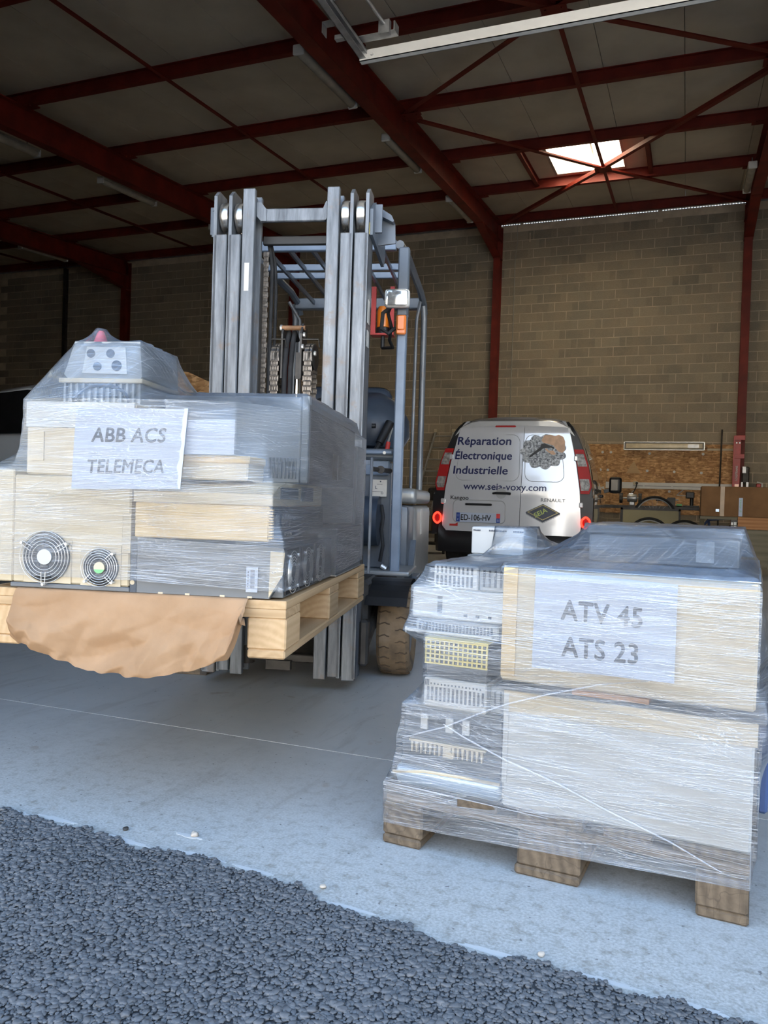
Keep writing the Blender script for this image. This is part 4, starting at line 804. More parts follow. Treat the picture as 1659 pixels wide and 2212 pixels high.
# crowning motor case
t = T('motor_case', 'grey case with four round cable holes crowning the raised load', 'motor', A, (-.54, .25, 1.053))
m = MB(); m.prism([(-.645, 1.125), (-.655, 1.135), (-.626, 1.222), (-.443, 1.222), (-.436, 1.13), (-.44, 1.125)], 'y', .10, .34); t.part('housing', m, MT['lightgrey'])
t.part('lip', MB().box(-.668, -.432, .094, .345, 1.112, 1.1245, .002), MT['cream'])
m = MB()
for k in range(13): u = -.655+k*.0175; m.box(u, u+.006, .10, .34, 1.056, 1.112)
m.box(-.655, -.44, .112, .33, 1.0545, 1.112); t.part('cooling_fins', m, MT['lightgrey'])
pl_ = t.part('gland_plate', MB().prism([(-.602, 1.138), (-.590, 1.208), (-.482, 1.206), (-.476, 1.136)], 'y', .096, .0995), MT['whitebox'])
for u, z, r in ((-.578, 1.19, .0115), (-.523, 1.19, .0115), (-.559, 1.156, .0115), (-.505, 1.158, .014)): t.part('cable_hole', MB().cyl((u, .0985, z), (u, .094, z), r, n=20), MT['darkmetal'], pl_)
t.part('arch_shadow_gap', MB().tube([(-.545+.075*math.cos(a), .098, 1.062+.045*math.sin(a)) for a in np.linspace(0, math.pi, 14)], .0045, 6), MT['darkmetal'])  # dark tube stands in for the shadow of an arched gap
t = T('marker_cone', 'small pink cone on top of the motor case, under the film', 'cone', A, (-.575, .22, 1.2225)); t.part('cone_body', MB().lathe([(.021, .004), (.009, .036), (.006, .040), (.001, .041)], (-.585, .16, 1.2225), (0, 0, 1), 20), MT['pink'], smooth=True); t.part('cone_foot', MB().box(-.61, -.56, .135, .185, 1.2225, 1.2265, .001), MT['pink'])
# signs
def sheet(name, label, fr, org, TL, TR, BL, BR, v, curl, lines, cat='sign'):
    t = T(name, label, cat, fr, org)
    def f(s, q):
        u = (TL[0]*(1-s)+TR[0]*s)*(1-q)+(BL[0]*(1-s)+BR[0]*s)*q; z = (TL[1]*(1-s)+TR[1]*s)*(1-q)+(BL[1]*(1-s)+BR[1]*s)*q
        return u, z, v-curl*(max(0, s-.8)/.2)**2*(1-q*.5)-.0015*math.sin(s*5+q*3)
    t.part('paper', MB().grid(lambda s, q: (lambda a: (a[0], a[2], a[1]))(f(s, q)), 16, 10), MT['paper'], smooth=True)
    H = .21; Wd = .297
    for k, (txt, size, x, y, sh, bo) in enumerate(lines):
        m = MB().text(txt, size, 0, 0, 0, bold=bo, shear=sh, space=1.06)
        xs_ = [w.co.x for w in m.bm.verts]; w0, w1 = min(xs_), max(xs_); zs_ = [w.co.z for w in m.bm.verts]; z0 = min(zs_)
        width = x[1]-x[0]
        def wp(co):
            s = x[0]+(co.x-w0)/(w1-w0)*width; q = y-(co.z)/H
            a = f(s, q); return (a[0], a[2]-.0009+co.y, a[1])
        m.warp(wp); t.part('lettering', m, MT['ink'])
    return t
sheet('sign_sheet', 'white paper sign with two lines of grey capitals on the raised load', A, (-.40, -.012, .83), (-.548, 1.032), (-.252, 1.034), (-.556, .829), (-.268, .837), -.024, .012, [('ABB ACS', .052, (.155, .815), .415, .08, .022), ('TELEMECA', .050, (.135, .83), .80, .06, .022)])
sheet('paper_sheet', 'blank bluish white paper tucked behind the raised sign', A, (-.2, -.004, .92), (-.30, 1.008), (-.142, 1.012), (-.30, .924), (-.142, .926), -.006, .004, [], 'paper')

# ================================================================== LOAD ON THE FLOOR (frame B)
ZB = .1452
t = T('carton', 'large pale carton at the bottom of the floor load', 'box', B, (.54, .45, ZB)); t.part('carton_body', MB().box(.289, .801, .004, .85, ZB, .408, .005), MT['whitebox']); t.part('carton_flap', MB().box(.288, .806, .001, .0035, .36, .407, .001), MT['cream']); t.part('carton_tape', MB().box(.289, .30, .0005, .003, .20, .40), MT['whitebox'])
t = T('metal_plate', 'thin grey plate lying between the two large cartons', 'plate', B, (.54, .4, .4085)); t.part('plate_sheet', MB().box(.27, .822, .0, .285, .4085, .4175, .002), MT['darkmetal']); t.part('plate_slat', MB().box(.44, .60, -.004, .6, .4178, .4290, .001), MT['plank'])
t = T('carton', 'large beige carton behind the paper sign of the floor load', 'box', B, (.54, .4, .4295)); t.part('carton_body', MB().box(.278, .800, .0, .80, .4295, .685, .005), MT['cream']); t.part('carton_corner', MB().box(.279, .312, -.0035, -.0005, .44, .684, .001), MT['amberbox']); t.part('carton_lid', MB().box(.279, .801, .002, .798, .6852, .6872), MT['silver'])
sheet('sign_sheet', 'white paper sign with letters and numbers on the floor load', B, (.5, -.008, .47), (.354, .684), (.648, .672), (.352, .468), (.648, .470), -.010, .0, [('ATV 45', .060, (.20, .775), .475, 0, .024), ('ATS 23', .060, (.215, .755), .845, 0, .024)])
# left column of drives
t = T('foil_bag', 'blue silver padded bag at the bottom left of the floor load', 'bag', B, (.15, .2, ZB))
t.part('bag_body', MB().box(.022, .288, .005, .40, ZB, ZB+.050, .02, seg=3), MT['silver'], smooth=True)
t.part('bag_seam', MB().tube([(.02, .002, ZB+.03), (.10, -.002, ZB+.045), (.2, -.002, ZB+.048), (.285, .002, ZB+.045)], .004, 6), MT['cream'], smooth=True)
t = T('heatsink_drive', 'dark drive with white tapered heatsink fins, low in the floor load', 'electric drive', B, (.15, .25, .196))
t.part('housing', MB().box(.036, .285, .012, .45, .196, .262, .003), MT['darkmetal'])
m = MB()
for k in range(16):
    if k in (8,): continue
    u = .068+k*.0115; m.prism([(u-.0035, .259), (u+.0035, .259), (u+.0012, .232), (u-.0012, .232)], 'y', 0, .011)
m.box(.060, .25, 0, .011, .257, .262); m.prism([(.150, .257), (.166, .257), (.166, .248), (.162, .248), (.170, .240), (.170, .230), (.146, .230), (.146, .240), (.154, .248), (.150, .248)], 'y', 0, .011); t.part('heatsink', m, MT['cream'])
t.part('top_plate', MB().box(.030, .287, .006, .45, .2625, .267), MT['greymetal'])
t = T('drive_unit', 'dark drive with three white tabs, in the floor load', 'electric drive', B, (.15, .25, .2675)); t.part('housing', MB().box(.04, .285, .012, .45, .2675, .338, .004), MT['darkmetal'])
for u in (.086, .149, .190): t.part('tab', MB().box(u, u+.018, .004, .0115, .288, .322, .001), MT['whitebox'])
t.part('cover', MB().box(.044, .28, .008, .40, .3382, .343), MT['greymetal'])
def ventbox(label, u0, u1, v0, v1, z0, z1, mt, rows, small=None, name='drive_unit'):
    t = T(name, label, 'electric drive', B, ((u0+u1)/2, (v0+v1)/2, z0)); t.part('housing', MB().box(u0, u1, v0, v1, z0, z1, .003), MT[mt])
    m = MB()
    for (a, b_, zz0, zz1, n, w) in rows:
        for k in range(n):
            u = a+(b_-a)*(k+.5)/n; m.box(u-w/2, u+w/2, v0-.0015, v0-.0002, zz0, zz1)
    t.part('vent_slots', m, MT['darkmetal'])
    return t
ventbox('white drive with long vent slots, above the three white tabs', .092, .246, .004, .40, .3435, .412, 'whitebox', [(.098, .243, .360, .392, 14, .005), (.106, .236, .397, .401, 15, .003), (.094, .106, .394, .408, 3, .002)])
ventbox('light grey filler box beside the white vented drive', .247, .283, .03, .40, .3435, .405, 'lightgrey', [(.252, .28, .36, .395, 2, .004)])
t = T('plastic_crate', 'yellow lattice tray on the white vented drive', 'tray', B, (.17, .2, .4125)); m = MB()
for k in range(14): u = .094+k*.0115; m.box(u-.0018, u+.0018, .004, .008, .445, .502)
for k in range(6): z = .447+k*.0108; m.box(.092, .246, .003, .0085, z-.0017, z+.0017)
t.part('lattice', m, MT['yellow']); t.part('tray_core', MB().box(.094, .244, .012, .38, .4125, .503, .002), MT['darkmetal']); t.part('tray_rim', MB().box(.091, .247, .002, .39, .5035, .5065), MT['yellow'])
ventbox('drive with a comb of narrow fins, above the yellow tray', .055, .262, .03, .42, .507, .545, 'lightgrey', [(.062, .25, .512, .538, 22, .0045)])
t = T('mounting_rail', 'white rail poking out to the left of the floor load', 'rail', B, (.07, .05, .5455)); t.part('rail_bar', MB().box(.032, .25, .02, .06, .5455-.032, .5455-.026, .001), MT['whitebox']); t.part('rail_lip', MB().box(.032, .036, .02, .06, .5455-.036, .5455-.022), MT['whitebox'])
ventbox('broad white drive high on the left of the floor load', .038, .268, .045, .45, .546, .618, 'whitebox', [(.10, .12, .56, .60, 1, .012), (.16, .25, .556, .562, 3, .008)])
ventbox('small white drive with vent slots, top left of the floor load', .088, .20, .055, .30, .6185, .676, 'whitebox', [(.092, .19, .655, .672, 9, .004), (.092, .19, .625, .650, 9, .005)])
ventbox('grey drive beside the small vented one, top of the left stack', .205, .272, .05, .35, .6185, .68, 'lightgrey', [(.21, .265, .63, .67, 4, .005)])
t = T('carton', 'small white carton with a line of print, at the back of the floor load', 'box', B, (.11, .56, .6765)); t.part('carton_body', MB().box(.028, .185, .50, .66, .6765, .756, .003), MT['whitebox'])
m = MB()
rr = random.Random(8)
for a, b_ in ((.034, .056), (.082, .135), (.155, .182)):
    u = a
    while u < b_: w = .0015+.0025*rr.random(); m.box(u, u+w, .4985, .4997, .744, .748+.001*rr.random()); u += w+.0012
t.part('print_line', m, MT['ink'])
t = T('carton', 'tan box under the small white carton', 'box', B, (.11, .57, .6185)); t.part('carton_body', MB().box(.03, .27, .46, .74, .6185, .676, .003), MT['greymetal']); t.part('carton_flap', MB().box(.035, .265, .462, .735, .6761, .6764), MT['lightgrey'])
t = T('long_case', 'long grey case on top of the large beige carton', 'case', B, (.58, .45, .688)); t.part('case_body', MB().box(.405, .755, .32, .66, .688, .758, .004), MT['lightgrey']); t.part('case_lid', MB().box(.40, .76, .315, .665, .758, .779, .004), MT['greymetal']); t.part('case_label', MB().box(.66, .70, .3165, .3195, .70, .75), MT['whitebox'])
t = T('motor_drum', 'dark rounded drum at the right edge of the floor load', 'motor', B, (.84, .5, .33)); t.part('drum_body', MB().lathe([(.03, 0), (.062, .004), (.07, .02), (.07, .26), (.062, .28), (.03, .285)], (.876, .30, .40), (0, 1, 0), 28), MT['black'], smooth=True); t.part('drum_strap', MB().tube([(.876+.072*math.cos(a), .42, .40+.072*math.sin(a)) for a in np.linspace(0, 2*math.pi, 24, endpoint=False)], .004, 5, True), MT['rubber'])
t = T('plastic_bin', 'blue bin standing at the right of the floor load', 'bin', B, (.82, .5, ZB)); t.part('bin_body', MB().box(.812, .834, .25, .75, ZB, .325, .006), MT['blue']); t.part('bin_rim', MB().box(.8115, .838, .245, .755, .316, .328, .002), MT['blue'])
# ================================================================== STRETCH FILM: a taut skin relaxed over what it wraps
def hull(P):
    P = sorted(set(P)); 
    def half(Q):
        h = []
        for p in Q:
            while len(h) > 1 and (h[-1][0]-h[-2][0])*(p[1]-h[-2][1])-(h[-1][1]-h[-2][1])*(p[0]-h[-2][0]) <= 0: h.pop()
            h.append(p)
        return h
    a = half(P); b = half(P[::-1]); return a[:-1]+b[:-1]
def ray_r(H, c, th):
    out = np.zeros(len(th)); n = len(H)
    for i in range(n):
        p = np.array(H[i])-c; q = np.array(H[(i+1) % n])-c; e = q-p
        d = np.stack([np.cos(th), np.sin(th)], 1); den = d[:, 0]*e[1]-d[:, 1]*e[0]
        with np.errstate(divide='ignore', invalid='ignore'):
            tt = (p[0]*e[1]-p[1]*e[0])/den; ss = (p[0]*d[:, 1]-p[1]*d[:, 0])/den
        ok = (np.abs(den) > 1e-12) & (tt > 0) & (ss >= -1e-6) & (ss <= 1+1e-6); out = np.where(ok, np.maximum(out, tt), out)
    return out
def film(label, fr, boxes, tops, zlo, zhi, c, mat, iters, base_r, pad=.004, wob=.003, topmat=None, it_top=260, zbot=None):
    c = np.array(c); cs = []
    for b_ in boxes:
        for u in b_[0:2]:
            for v in b_[2:4]: cs.append(math.atan2(v-c[1], u-c[0]))
    th = np.unique(np.round(np.concatenate([np.linspace(-math.pi, math.pi, 300, endpoint=False), np.array(cs)]), 4)); M_ = len(th)
    zs = np.arange(zlo, zhi+1e-6, .006); K = len(zs); R = np.zeros((K, M_))
    for k, z in enumerate(zs):
        pts = []
        for (u0, u1, v0, v1, z0, z1) in boxes:
            if z0-.003 <= z <= z1+.003: pts += [(u0, v0), (u0, v1), (u1, v0), (u1, v1)]
        R[k] = np.maximum(ray_r(hull(pts), c, th)+pad, base_r) if len(pts) > 2 else base_r
    O = R.copy()
    for _ in range(iters):
        up = np.vstack([R[1:], R[-1:]]); dn = np.vstack([R[:1], R[:-1]]); R = np.maximum(O, .5*(up+dn))
    # wrinkles
    ph = th[None, :]; zz = zs[:, None]
    R = R+wob*(.5*np.sin(zz*70+3*np.sin(ph*5))+.5*np.sin(zz*160+ph*9))*.35
    L = np.concatenate([[0], np.cumsum(np.hypot(np.diff(R[K//2]*np.cos(th)), np.diff(R[K//2]*np.sin(th))))])
    bm = bmesh.new(); uvl = bm.loops.layers.uv.new('film'); G = []
    for k in range(K):
        G.append([bm.verts.new((c[0]+R[k, i]*math.cos(th[i]), c[1]+R[k, i]*math.sin(th[i]), zs[k]+((zbot(th[i]) if zbot else 0)*max(0, 1-k/8)))) for i in range(M_)])
    for k in range(K-1):
        for i in range(M_):
            j = (i+1) % M_; f = bm.faces.new((G[k][i], G[k][j], G[k+1][j], G[k+1][i])); f.smooth = True
            for l, (a, b_) in zip(f.loops, ((i, k), (i+1, k), (i+1, k+1), (i, k+1))): l[uvl].uv = ((L[a] if a < M_ else L[-1]+.01), zs[b_])
    t = T('stretch_film', label, 'plastic film', fr, (c[0], c[1], zlo))
    def fin(bm, name, mt):
        for v in bm.verts: v.co -= t.org
        bmesh.ops.recalc_face_normals(bm, faces=bm.faces[:]); me = bpy.data.meshes.new(name); bm.to_mesh(me); bm.free(); me.materials.append(mt); child(name, me, t.e)
    fin(bm, 'side_wrap', mat)
    # top: membrane over the units that stand above the ring
    NS = 46; ss = np.linspace(0, 1, NS); U = c[0]+ss[:, None]*(R[-1]*np.cos(th))[None, :]; Vv = c[1]+ss[:, None]*(R[-1]*np.sin(th))[None, :]
    ob = np.full(U.shape, zhi-.05)
    for (u0, u1, v0, v1, z1) in tops:
        ins = (U > u0-.006) & (U < u1+.006) & (Vv > v0-.006) & (Vv < v1+.006); ob = np.where(ins, np.maximum(ob, z1+.004), ob)
    Hh = ob.copy(); Hh[-1] = zhi
    for _ in range(it_top):
        up = np.vstack([Hh[1:], Hh[-1:]]); dn = np.vstack([Hh[:1], Hh[:-1]]); av = .25*(up+dn+np.roll(Hh, 1, 1)+np.roll(Hh, -1, 1)); Hh = np.maximum(ob, av); Hh[-1] = zhi; Hh[0] = Hh[0].mean() if Hh[0].max()-Hh[0].min() < .05 else Hh[0].max()
    Hh = Hh+.0012*np.sin(U*90+Vv*40)*np.sin(Vv*70); Hh[-1] = zhi
    bm = bmesh.new(); uvl = bm.loops.layers.uv.new('film'); G = [[bm.verts.new((U[k, i], Vv[k, i], Hh[k, i])) for i in range(M_)] for k in range(NS) if k > 0]; cc = bm.verts.new((c[0], c[1], Hh[0, 0]))
    for k in range(len(G)-1):
        for i in range(M_):
            j = (i+1) % M_; f = bm.faces.new((G[k][i], G[k][j], G[k+1][j], G[k+1][i])); f.smooth = True
            for l in f.loops: l[uvl].uv = (l.vert.co.x*1.0+l.vert.co.y*.6, l.vert.co.y*.5+l.vert.co.z*.8-l.vert.co.x*.25)
    for i in range(M_):
        f = bm.faces.new((cc, G[0][(i+1) % M_], G[0][i])); f.smooth = True
        for l in f.loops: l[uvl].uv = (l.vert.co.x+l.vert.co.y*.6, l.vert.co.y*.5+l.vert.co.z*.8-l.vert.co.x*.25)
    fin(bm, 'top_wrap', topmat or mat); return t
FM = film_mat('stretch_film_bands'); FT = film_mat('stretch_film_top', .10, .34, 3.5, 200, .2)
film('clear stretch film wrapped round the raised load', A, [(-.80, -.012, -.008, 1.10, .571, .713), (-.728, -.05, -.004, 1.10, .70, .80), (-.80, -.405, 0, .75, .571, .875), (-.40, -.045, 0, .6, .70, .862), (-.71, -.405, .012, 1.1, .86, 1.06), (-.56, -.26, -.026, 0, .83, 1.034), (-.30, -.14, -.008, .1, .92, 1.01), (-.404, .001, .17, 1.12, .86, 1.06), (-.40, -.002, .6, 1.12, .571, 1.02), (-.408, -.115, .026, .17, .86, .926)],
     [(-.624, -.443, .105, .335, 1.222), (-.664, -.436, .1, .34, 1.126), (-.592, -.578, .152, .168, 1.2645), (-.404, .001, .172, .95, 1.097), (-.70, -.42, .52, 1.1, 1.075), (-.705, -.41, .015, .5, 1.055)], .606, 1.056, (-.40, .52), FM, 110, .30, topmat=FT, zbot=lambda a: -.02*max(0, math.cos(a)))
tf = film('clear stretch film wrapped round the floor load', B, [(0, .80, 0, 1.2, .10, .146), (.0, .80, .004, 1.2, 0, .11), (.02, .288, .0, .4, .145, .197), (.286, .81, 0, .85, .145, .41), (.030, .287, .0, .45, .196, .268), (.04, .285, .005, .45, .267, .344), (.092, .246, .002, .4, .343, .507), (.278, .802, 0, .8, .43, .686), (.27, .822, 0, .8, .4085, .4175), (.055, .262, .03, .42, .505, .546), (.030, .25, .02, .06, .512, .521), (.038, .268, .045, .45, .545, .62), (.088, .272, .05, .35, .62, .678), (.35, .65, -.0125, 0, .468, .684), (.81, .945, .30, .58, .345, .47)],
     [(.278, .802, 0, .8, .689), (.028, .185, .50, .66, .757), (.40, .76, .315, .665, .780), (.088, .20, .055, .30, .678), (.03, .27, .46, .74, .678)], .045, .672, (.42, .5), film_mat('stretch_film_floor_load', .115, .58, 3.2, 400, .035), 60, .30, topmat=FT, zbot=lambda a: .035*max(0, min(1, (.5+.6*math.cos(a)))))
STR = nodes('film_strand')[0]; _b = STR.node_tree.nodes['Principled BSDF']; _b.inputs['Base Color'].default_value = (.86, .87, .90, 1); _b.inputs['Roughness'].default_value = .25; _b.inputs['Alpha'].default_value = .22
for pts, r in (([(.045, -.004, .262), (.10, -.010, .285), (.152, -.012, .305), (.251, -.013, .357), (.300, -.012, .380), (.386, -.012, .412), (.504, -.011, .450), (.60, -.010, .468)], .0018),
               ([(.150, -.012, .312), (.198, -.013, .291), (.298, -.013, .255), (.413, -.011, .224), (.513, -.010, .188), (.654, -.011, .144), (.751, -.012, .105)], .0019),
               ([(.02, -.004, .148), (.10, -.010, .150), (.25, -.012, .146), (.40, -.012, .142)], .001)):
    tf.part('film_strand', MB().tube(pts, [r*(.6 if i in (0, len(pts)-1) else 1) for i in range(len(pts))], 6), STR, smooth=True)
# ================================================================== VAN (frame V: x right, y forward, rear face at y = 0)
van = T('van', 'pale grey delivery van seen from behind, blue lettering on its rear doors', 'van', V, (0, 1.5, 0))
def lerp(P, z):
    for (a, p), (b_, q) in zip(P, P[1:]):
        if a <= z <= b_: return p+(q-p)*(z-a)/(b_-a)
    return P[0][1] if z < P[0][0] else P[-1][1]
HW = [(.30, .83), (.45, .885), (.70, .90), (1.0, .895), (1.2, .86), (1.45, .79), (1.65, .715), (1.76, .64), (1.815, .50), (1.83, 0)]
def rearf(x, z): return .05*(x/.9)**2+max(0, z-.95)*.10+max(0, z-1.7)*1.1
def sect(y, zt, zb, k, n=40):
    P = []; sc_ = zt/1.83
    zz = [zb, zb+.10, .55, .80, 1.0, 1.15, 1.3, 1.45, 1.58, 1.68, 1.75, 1.79, 1.815]
    zz = [min(z, zt) if i < 2 else zb+.12+(zt-.015-zb-.12)*(z-.5)/(1.815-.5) for i, z in enumerate(zz)]
    for z in zz: P.append((lerp(HW, max(.30, z/sc_ if z > .9 else z))*k, z))
    L = [(-x, z) for x, z in P]
    return [(x, y, z) for x, z in P]+[(x, y, zt) for x in (.42*k, .2*k, 0, -.2*k, -.42*k)]+[(x, y, z) for x, z in L[::-1]]
secs = [sect(.06, 1.78, .32, .97), sect(.16, 1.825, .28, .995), sect(.6, 1.835, .25, 1), sect(1.5, 1.84, .25, 1), sect(2.2, 1.82, .25, .99), sect(2.55, 1.74, .25, .98), sect(2.95, 1.45, .25, .97), sect(3.35, 1.12, .25, .96), sect(3.9, .98, .28, .92), sect(4.2, .80, .30, .84)]
m = MB(); G = [[m.bm.verts.new(p) for p in s_] for s_ in secs]
for a, b_ in zip(G, G[1:]):
    for i in range(len(a)): m.bm.faces.new((a[i], a[(i+1) % len(a)], b_[(i+1) % len(a)], b_[i]))
m.bm.faces.new(G[0][::-1]); m.bm.faces.new(G[-1])
van.part('body', m, MT['vang'], smooth=True)
# rear doors: white plates with rounded corners
LB = [(.50, -.74), (.515, -.765), (.54, -.785), (.60, -.795), (1.0, -.765), (1.3, -.715), (1.6, -.645), (1.74, -.60), (1.79, -.57)]
RB = [(z, -x) for z, x in LB]
def door(l, r, z0, z1, off, nx=10, nz=26, th=.03):
    m = MB(); F = lambda s, t: (lambda z: (lambda x: (x, rearf(x, z)-off, z))(l(z)+(r(z)-l(z))*s))(z0+(z1-z0)*t)
    m.grid(F, nx, nz)
    for f in (lambda t: F(0, t), lambda t: F(1, t)):
        m.grid(lambda s, t: (lambda p: (p[0], p[1]+th*s, p[2]))(f(t)), 2, nz)
    for t0 in (0, 1): m.grid(lambda s, t: (lambda p: (p[0], p[1]+th*t, p[2]))(F(s, t0)), nx, 2)
    return m
SEAM = lambda z: .125+.012*(z-1.2)
zR0, zR1 = .50, 1.79
van.part('rear_door', door(lambda z: lerp(LB, z), lambda z: SEAM(z)-.003, zR0, zR1, .055), MT['vanw'], smooth=True)
van.part('rear_door', door(lambda z: SEAM(z)+.003, lambda z: lerp(RB, z), zR0-.012, zR1, .055), MT['vanw'], smooth=True)
van.part('roof_edge', MB().grid(lambda s, t: (-.60+1.2*s, rearf(-.6+1.2*s, 1.76)-.045+.09*t, 1.775+.055*math.sin(math.pi*s)**.5*(.6+.4*t)+.012*t), 24, 5), MT['vanw'], smooth=True)
# black pillars and bumper
for s_ in (-1, 1):
    E_ = [(.50, .905), (1.0, .90), (1.25, .845), (1.5, .765), (1.7, .675), (1.79, .60)]
    van.part('pillar_trim', door(lambda z: s_*abs(lerp(RB, z))+s_*.004, lambda z: s_*lerp(E_, z), .9, 1.785, .035, 4, 16, .10), MT['black'], smooth=True)
bu = MB()
def bum(s, t):
    x = -.915+1.83*s; e = abs(x)/.915; z = .25+(.50+.30*max(0, e-.83)/.17-.25)*t
    y = .05*e*e-.085+.30*max(0, e-.92)/.08*.6+.05*(1-math.sin(math.pi*t)); return (x, y, z)
bu.grid(bum, 44, 10); van.part('bumper', bu, MT['black'], smooth=True)
van.part('bumper_corner', door(lambda z: -.915, lambda z: lerp(LB, max(.5, z))-.004, .45, .92, .05, 5, 10, .14), MT['black'], smooth=True)
van.part('bumper_corner', door(lambda z: lerp(RB, max(.5, z))+.004, lambda z: .915, .45, .92, .05, 5, 10, .14), MT['black'], smooth=True)
for s_ in (-1, 1):
    f0 = lambda z: s_*(lerp(RB, z)+.010); f1 = lambda z: s_*(lerp([(.95, .865), (1.05, .895), (1.3, .845), (1.5, .775)], z))
    tl = van.part('tail_light', door(f0, f1, .965, 1.46, .062, 5, 14, .08), MT['redlens'], smooth=True)
    van.part('indicator_lens', door(lambda z: f0(z)+s_*.008, lambda z: f1(z)-s_*.015, 1.27, 1.41, .070, 5, 8), MT['clearlens'], tl, smooth=True)
    van.part('reversing_lens', door(lambda z: f0(z)+s_*.008, lambda z: f1(z)-s_*.018, 1.0, 1.13, .070, 5, 8), MT['clearlens'], tl, smooth=True)
    x = s_*.845; van.part('fog_lamp', MB().tube([(x+.036*math.cos(a)*(1+.25*(1 if abs(math.sin(a)) < .6 else 0)), rearf(x, .64)-.085, .645+.062*math.sin(a)) for a in np.linspace(0, 2*math.pi, 20, endpoint=False)], .0115, 6, True), MT['redlit'], smooth=True)
    van.part('fog_lamp_core', MB().box(x-.03, x+.03, rearf(x, .64)-.083, rearf(x, .64)-.07, .59, .70, .01), MT['redlens'])
    for z in (.84, 1.36): van.part('hinge', MB().box(s_*(lerp(RB, z)+.012)-.022, s_*(lerp(RB, z)+.012)+.022, rearf(.8, z)-.085, rearf(.8, z)-.03, z-.03, z+.03, .008), MT['vanw'])
m = MB(); m.box(-.215, .03, 0, .03, -.016, .016, .012); m.warp(lambda c: (c[0], c[1]+rearf(c[0], 1.73)-.075, c[2]+1.715)); van.part('brake_light', m, MT['redlens'])
m = MB(); m.tube([(-.195, .01, 0), (-.16, -.025, .004), (-.03, -.025, .004), (.005, .0, 0)], [.012, .014, .015, .016], 8); m.warp(lambda c: (c[0], c[1]+rearf(c[0], .94)-.06, c[2]+.945)); van.part('door_handle', m, MT['black'], smooth=True)
m = MB().lathe([(.06, .0), (.055, .006), (.02, .012)], (-.10, rearf(0, .94)-.058, .945), (0, 1, 0), 24); van.part('handle_recess', m, MT['vang'], smooth=True)
# pressed panel outlines
def rr_outline(l, r, z0, z1, c, n=6):
    P = []
    for cx, cz, a0 in ((r-c, z1-c, 0), (l+c, z1-c, math.pi/2), (l+c, z0+c, math.pi), (r-c, z0+c, 1.5*math.pi)):
        for k in range(n+1): a = a0+math.pi/2*k/n; P.append((cx+c*math.cos(a), cz+c*math.sin(a)))
    return P
for l, r, z0, z1, c in ((-.66, .095, 1.09, 1.62, .09), (.16, .60, 1.09, 1.62, .09)):
    P = [(x*(1-.10*(z-1.09)/.5)+(.0 if abs(x) > .2 else 0), rearf(x, z)-.0555, z) for x, z in rr_outline(l, r, z0, z1, c)]; van.part('panel_crease', MB().tube(P, .0035, 5, True), MT['vang'])
P = [(x, rearf(x, z)-.0555, z) for x, z in rr_outline(-.66, -.045, .60, .86, .06)]; van.part('plate_recess', MB().tube(P, .006, 5, True), MT['vang'], smooth=True)
van.part('plate_handle', MB().box(-.515, -.20, -.075, -.04, .80, .825, .01), MT['black'])
# number plate
pm = Matrix.Rotation(.0, 4, 'X'); pl = MB().box(-.62, -.10, -.012, 0, .605, .715, .003); pl.warp(lambda c: (c[0], c[1]+rearf(c[0], .66)-.052, c[2])); plo = van.part('number_plate', pl, MT['paper'])
def decal(name, mb, mat, parent, z_off=.0565, smooth=False):
    mb.warp(lambda c: (c[0], rearf(c[0], c[2])-z_off+c[1], c[2])); return van.part(name, mb, mat, parent, smooth=smooth)
decal('plate_text', MB().text('ED-106-HV', .095, -.568, .627, 0, sx=.80, bold=.012), MT['black'], plo, .0655)
decal('plate_band', MB().box(-.618, -.575, -.001, .001, .607, .713), MT['plateblue'], plo, .0650); decal('plate_band', MB().box(-.145, -.102, -.001, .001, .607, .66), MT['plateblue'], plo, .0650); decal('plate_band', MB().box(-.145, -.102, -.001, .001, .66, .713), MT['platered'], plo, .0650)
decal('plate_code', MB().text('11', .036, -.140, .622, 0, bold=.02).text('F', .030, -.604, .624, 0, bold=.02).tube([(-.5965+.012*math.cos(a), -.001, .682+.012*math.sin(a)) for a in np.linspace(0, 6.28, 12, endpoint=False)], .0012, 4, True), MT['paper'], plo, .0668)
# lettering
k = 1.0
decal('lettering', MB().text('Réparation', .130, -.655, 1.505, 0, sx=1.12, bold=.022, shear=.06), MT['navy'], None)
decal('lettering', MB().text('Électronique', .130, -.675, 1.335, 0, sx=1.02, bold=.022, shear=.06), MT['navy'], None)
decal('lettering', MB().text('Industrielle', .130, -.690, 1.165, 0, sx=1.12, bold=.022, shear=.06), MT['navy'], None)
decal('lettering', MB().text('www.seia-voxy.com', .110, -.545, .985, 0, sx=1.07, bold=.014), MT['navy'], None)
decal('badge', MB().text('Kangoo', .062, -.700, .865, 0, sx=1.15, bold=.016, thick=.006), MT['black'], None)
decal('badge', MB().text('RENAULT', .056, .345, .865, 0, sx=1.12, bold=.016, thick=.008), MT['greymetal'], None)
decal('dealer_sticker', MB().prism([(-.70, .555), (-.60, .555), (-.60, .595), (-.63, .58), (-.70, .578)], 'y', -.0008, .0008), MT['redpaint'], None)
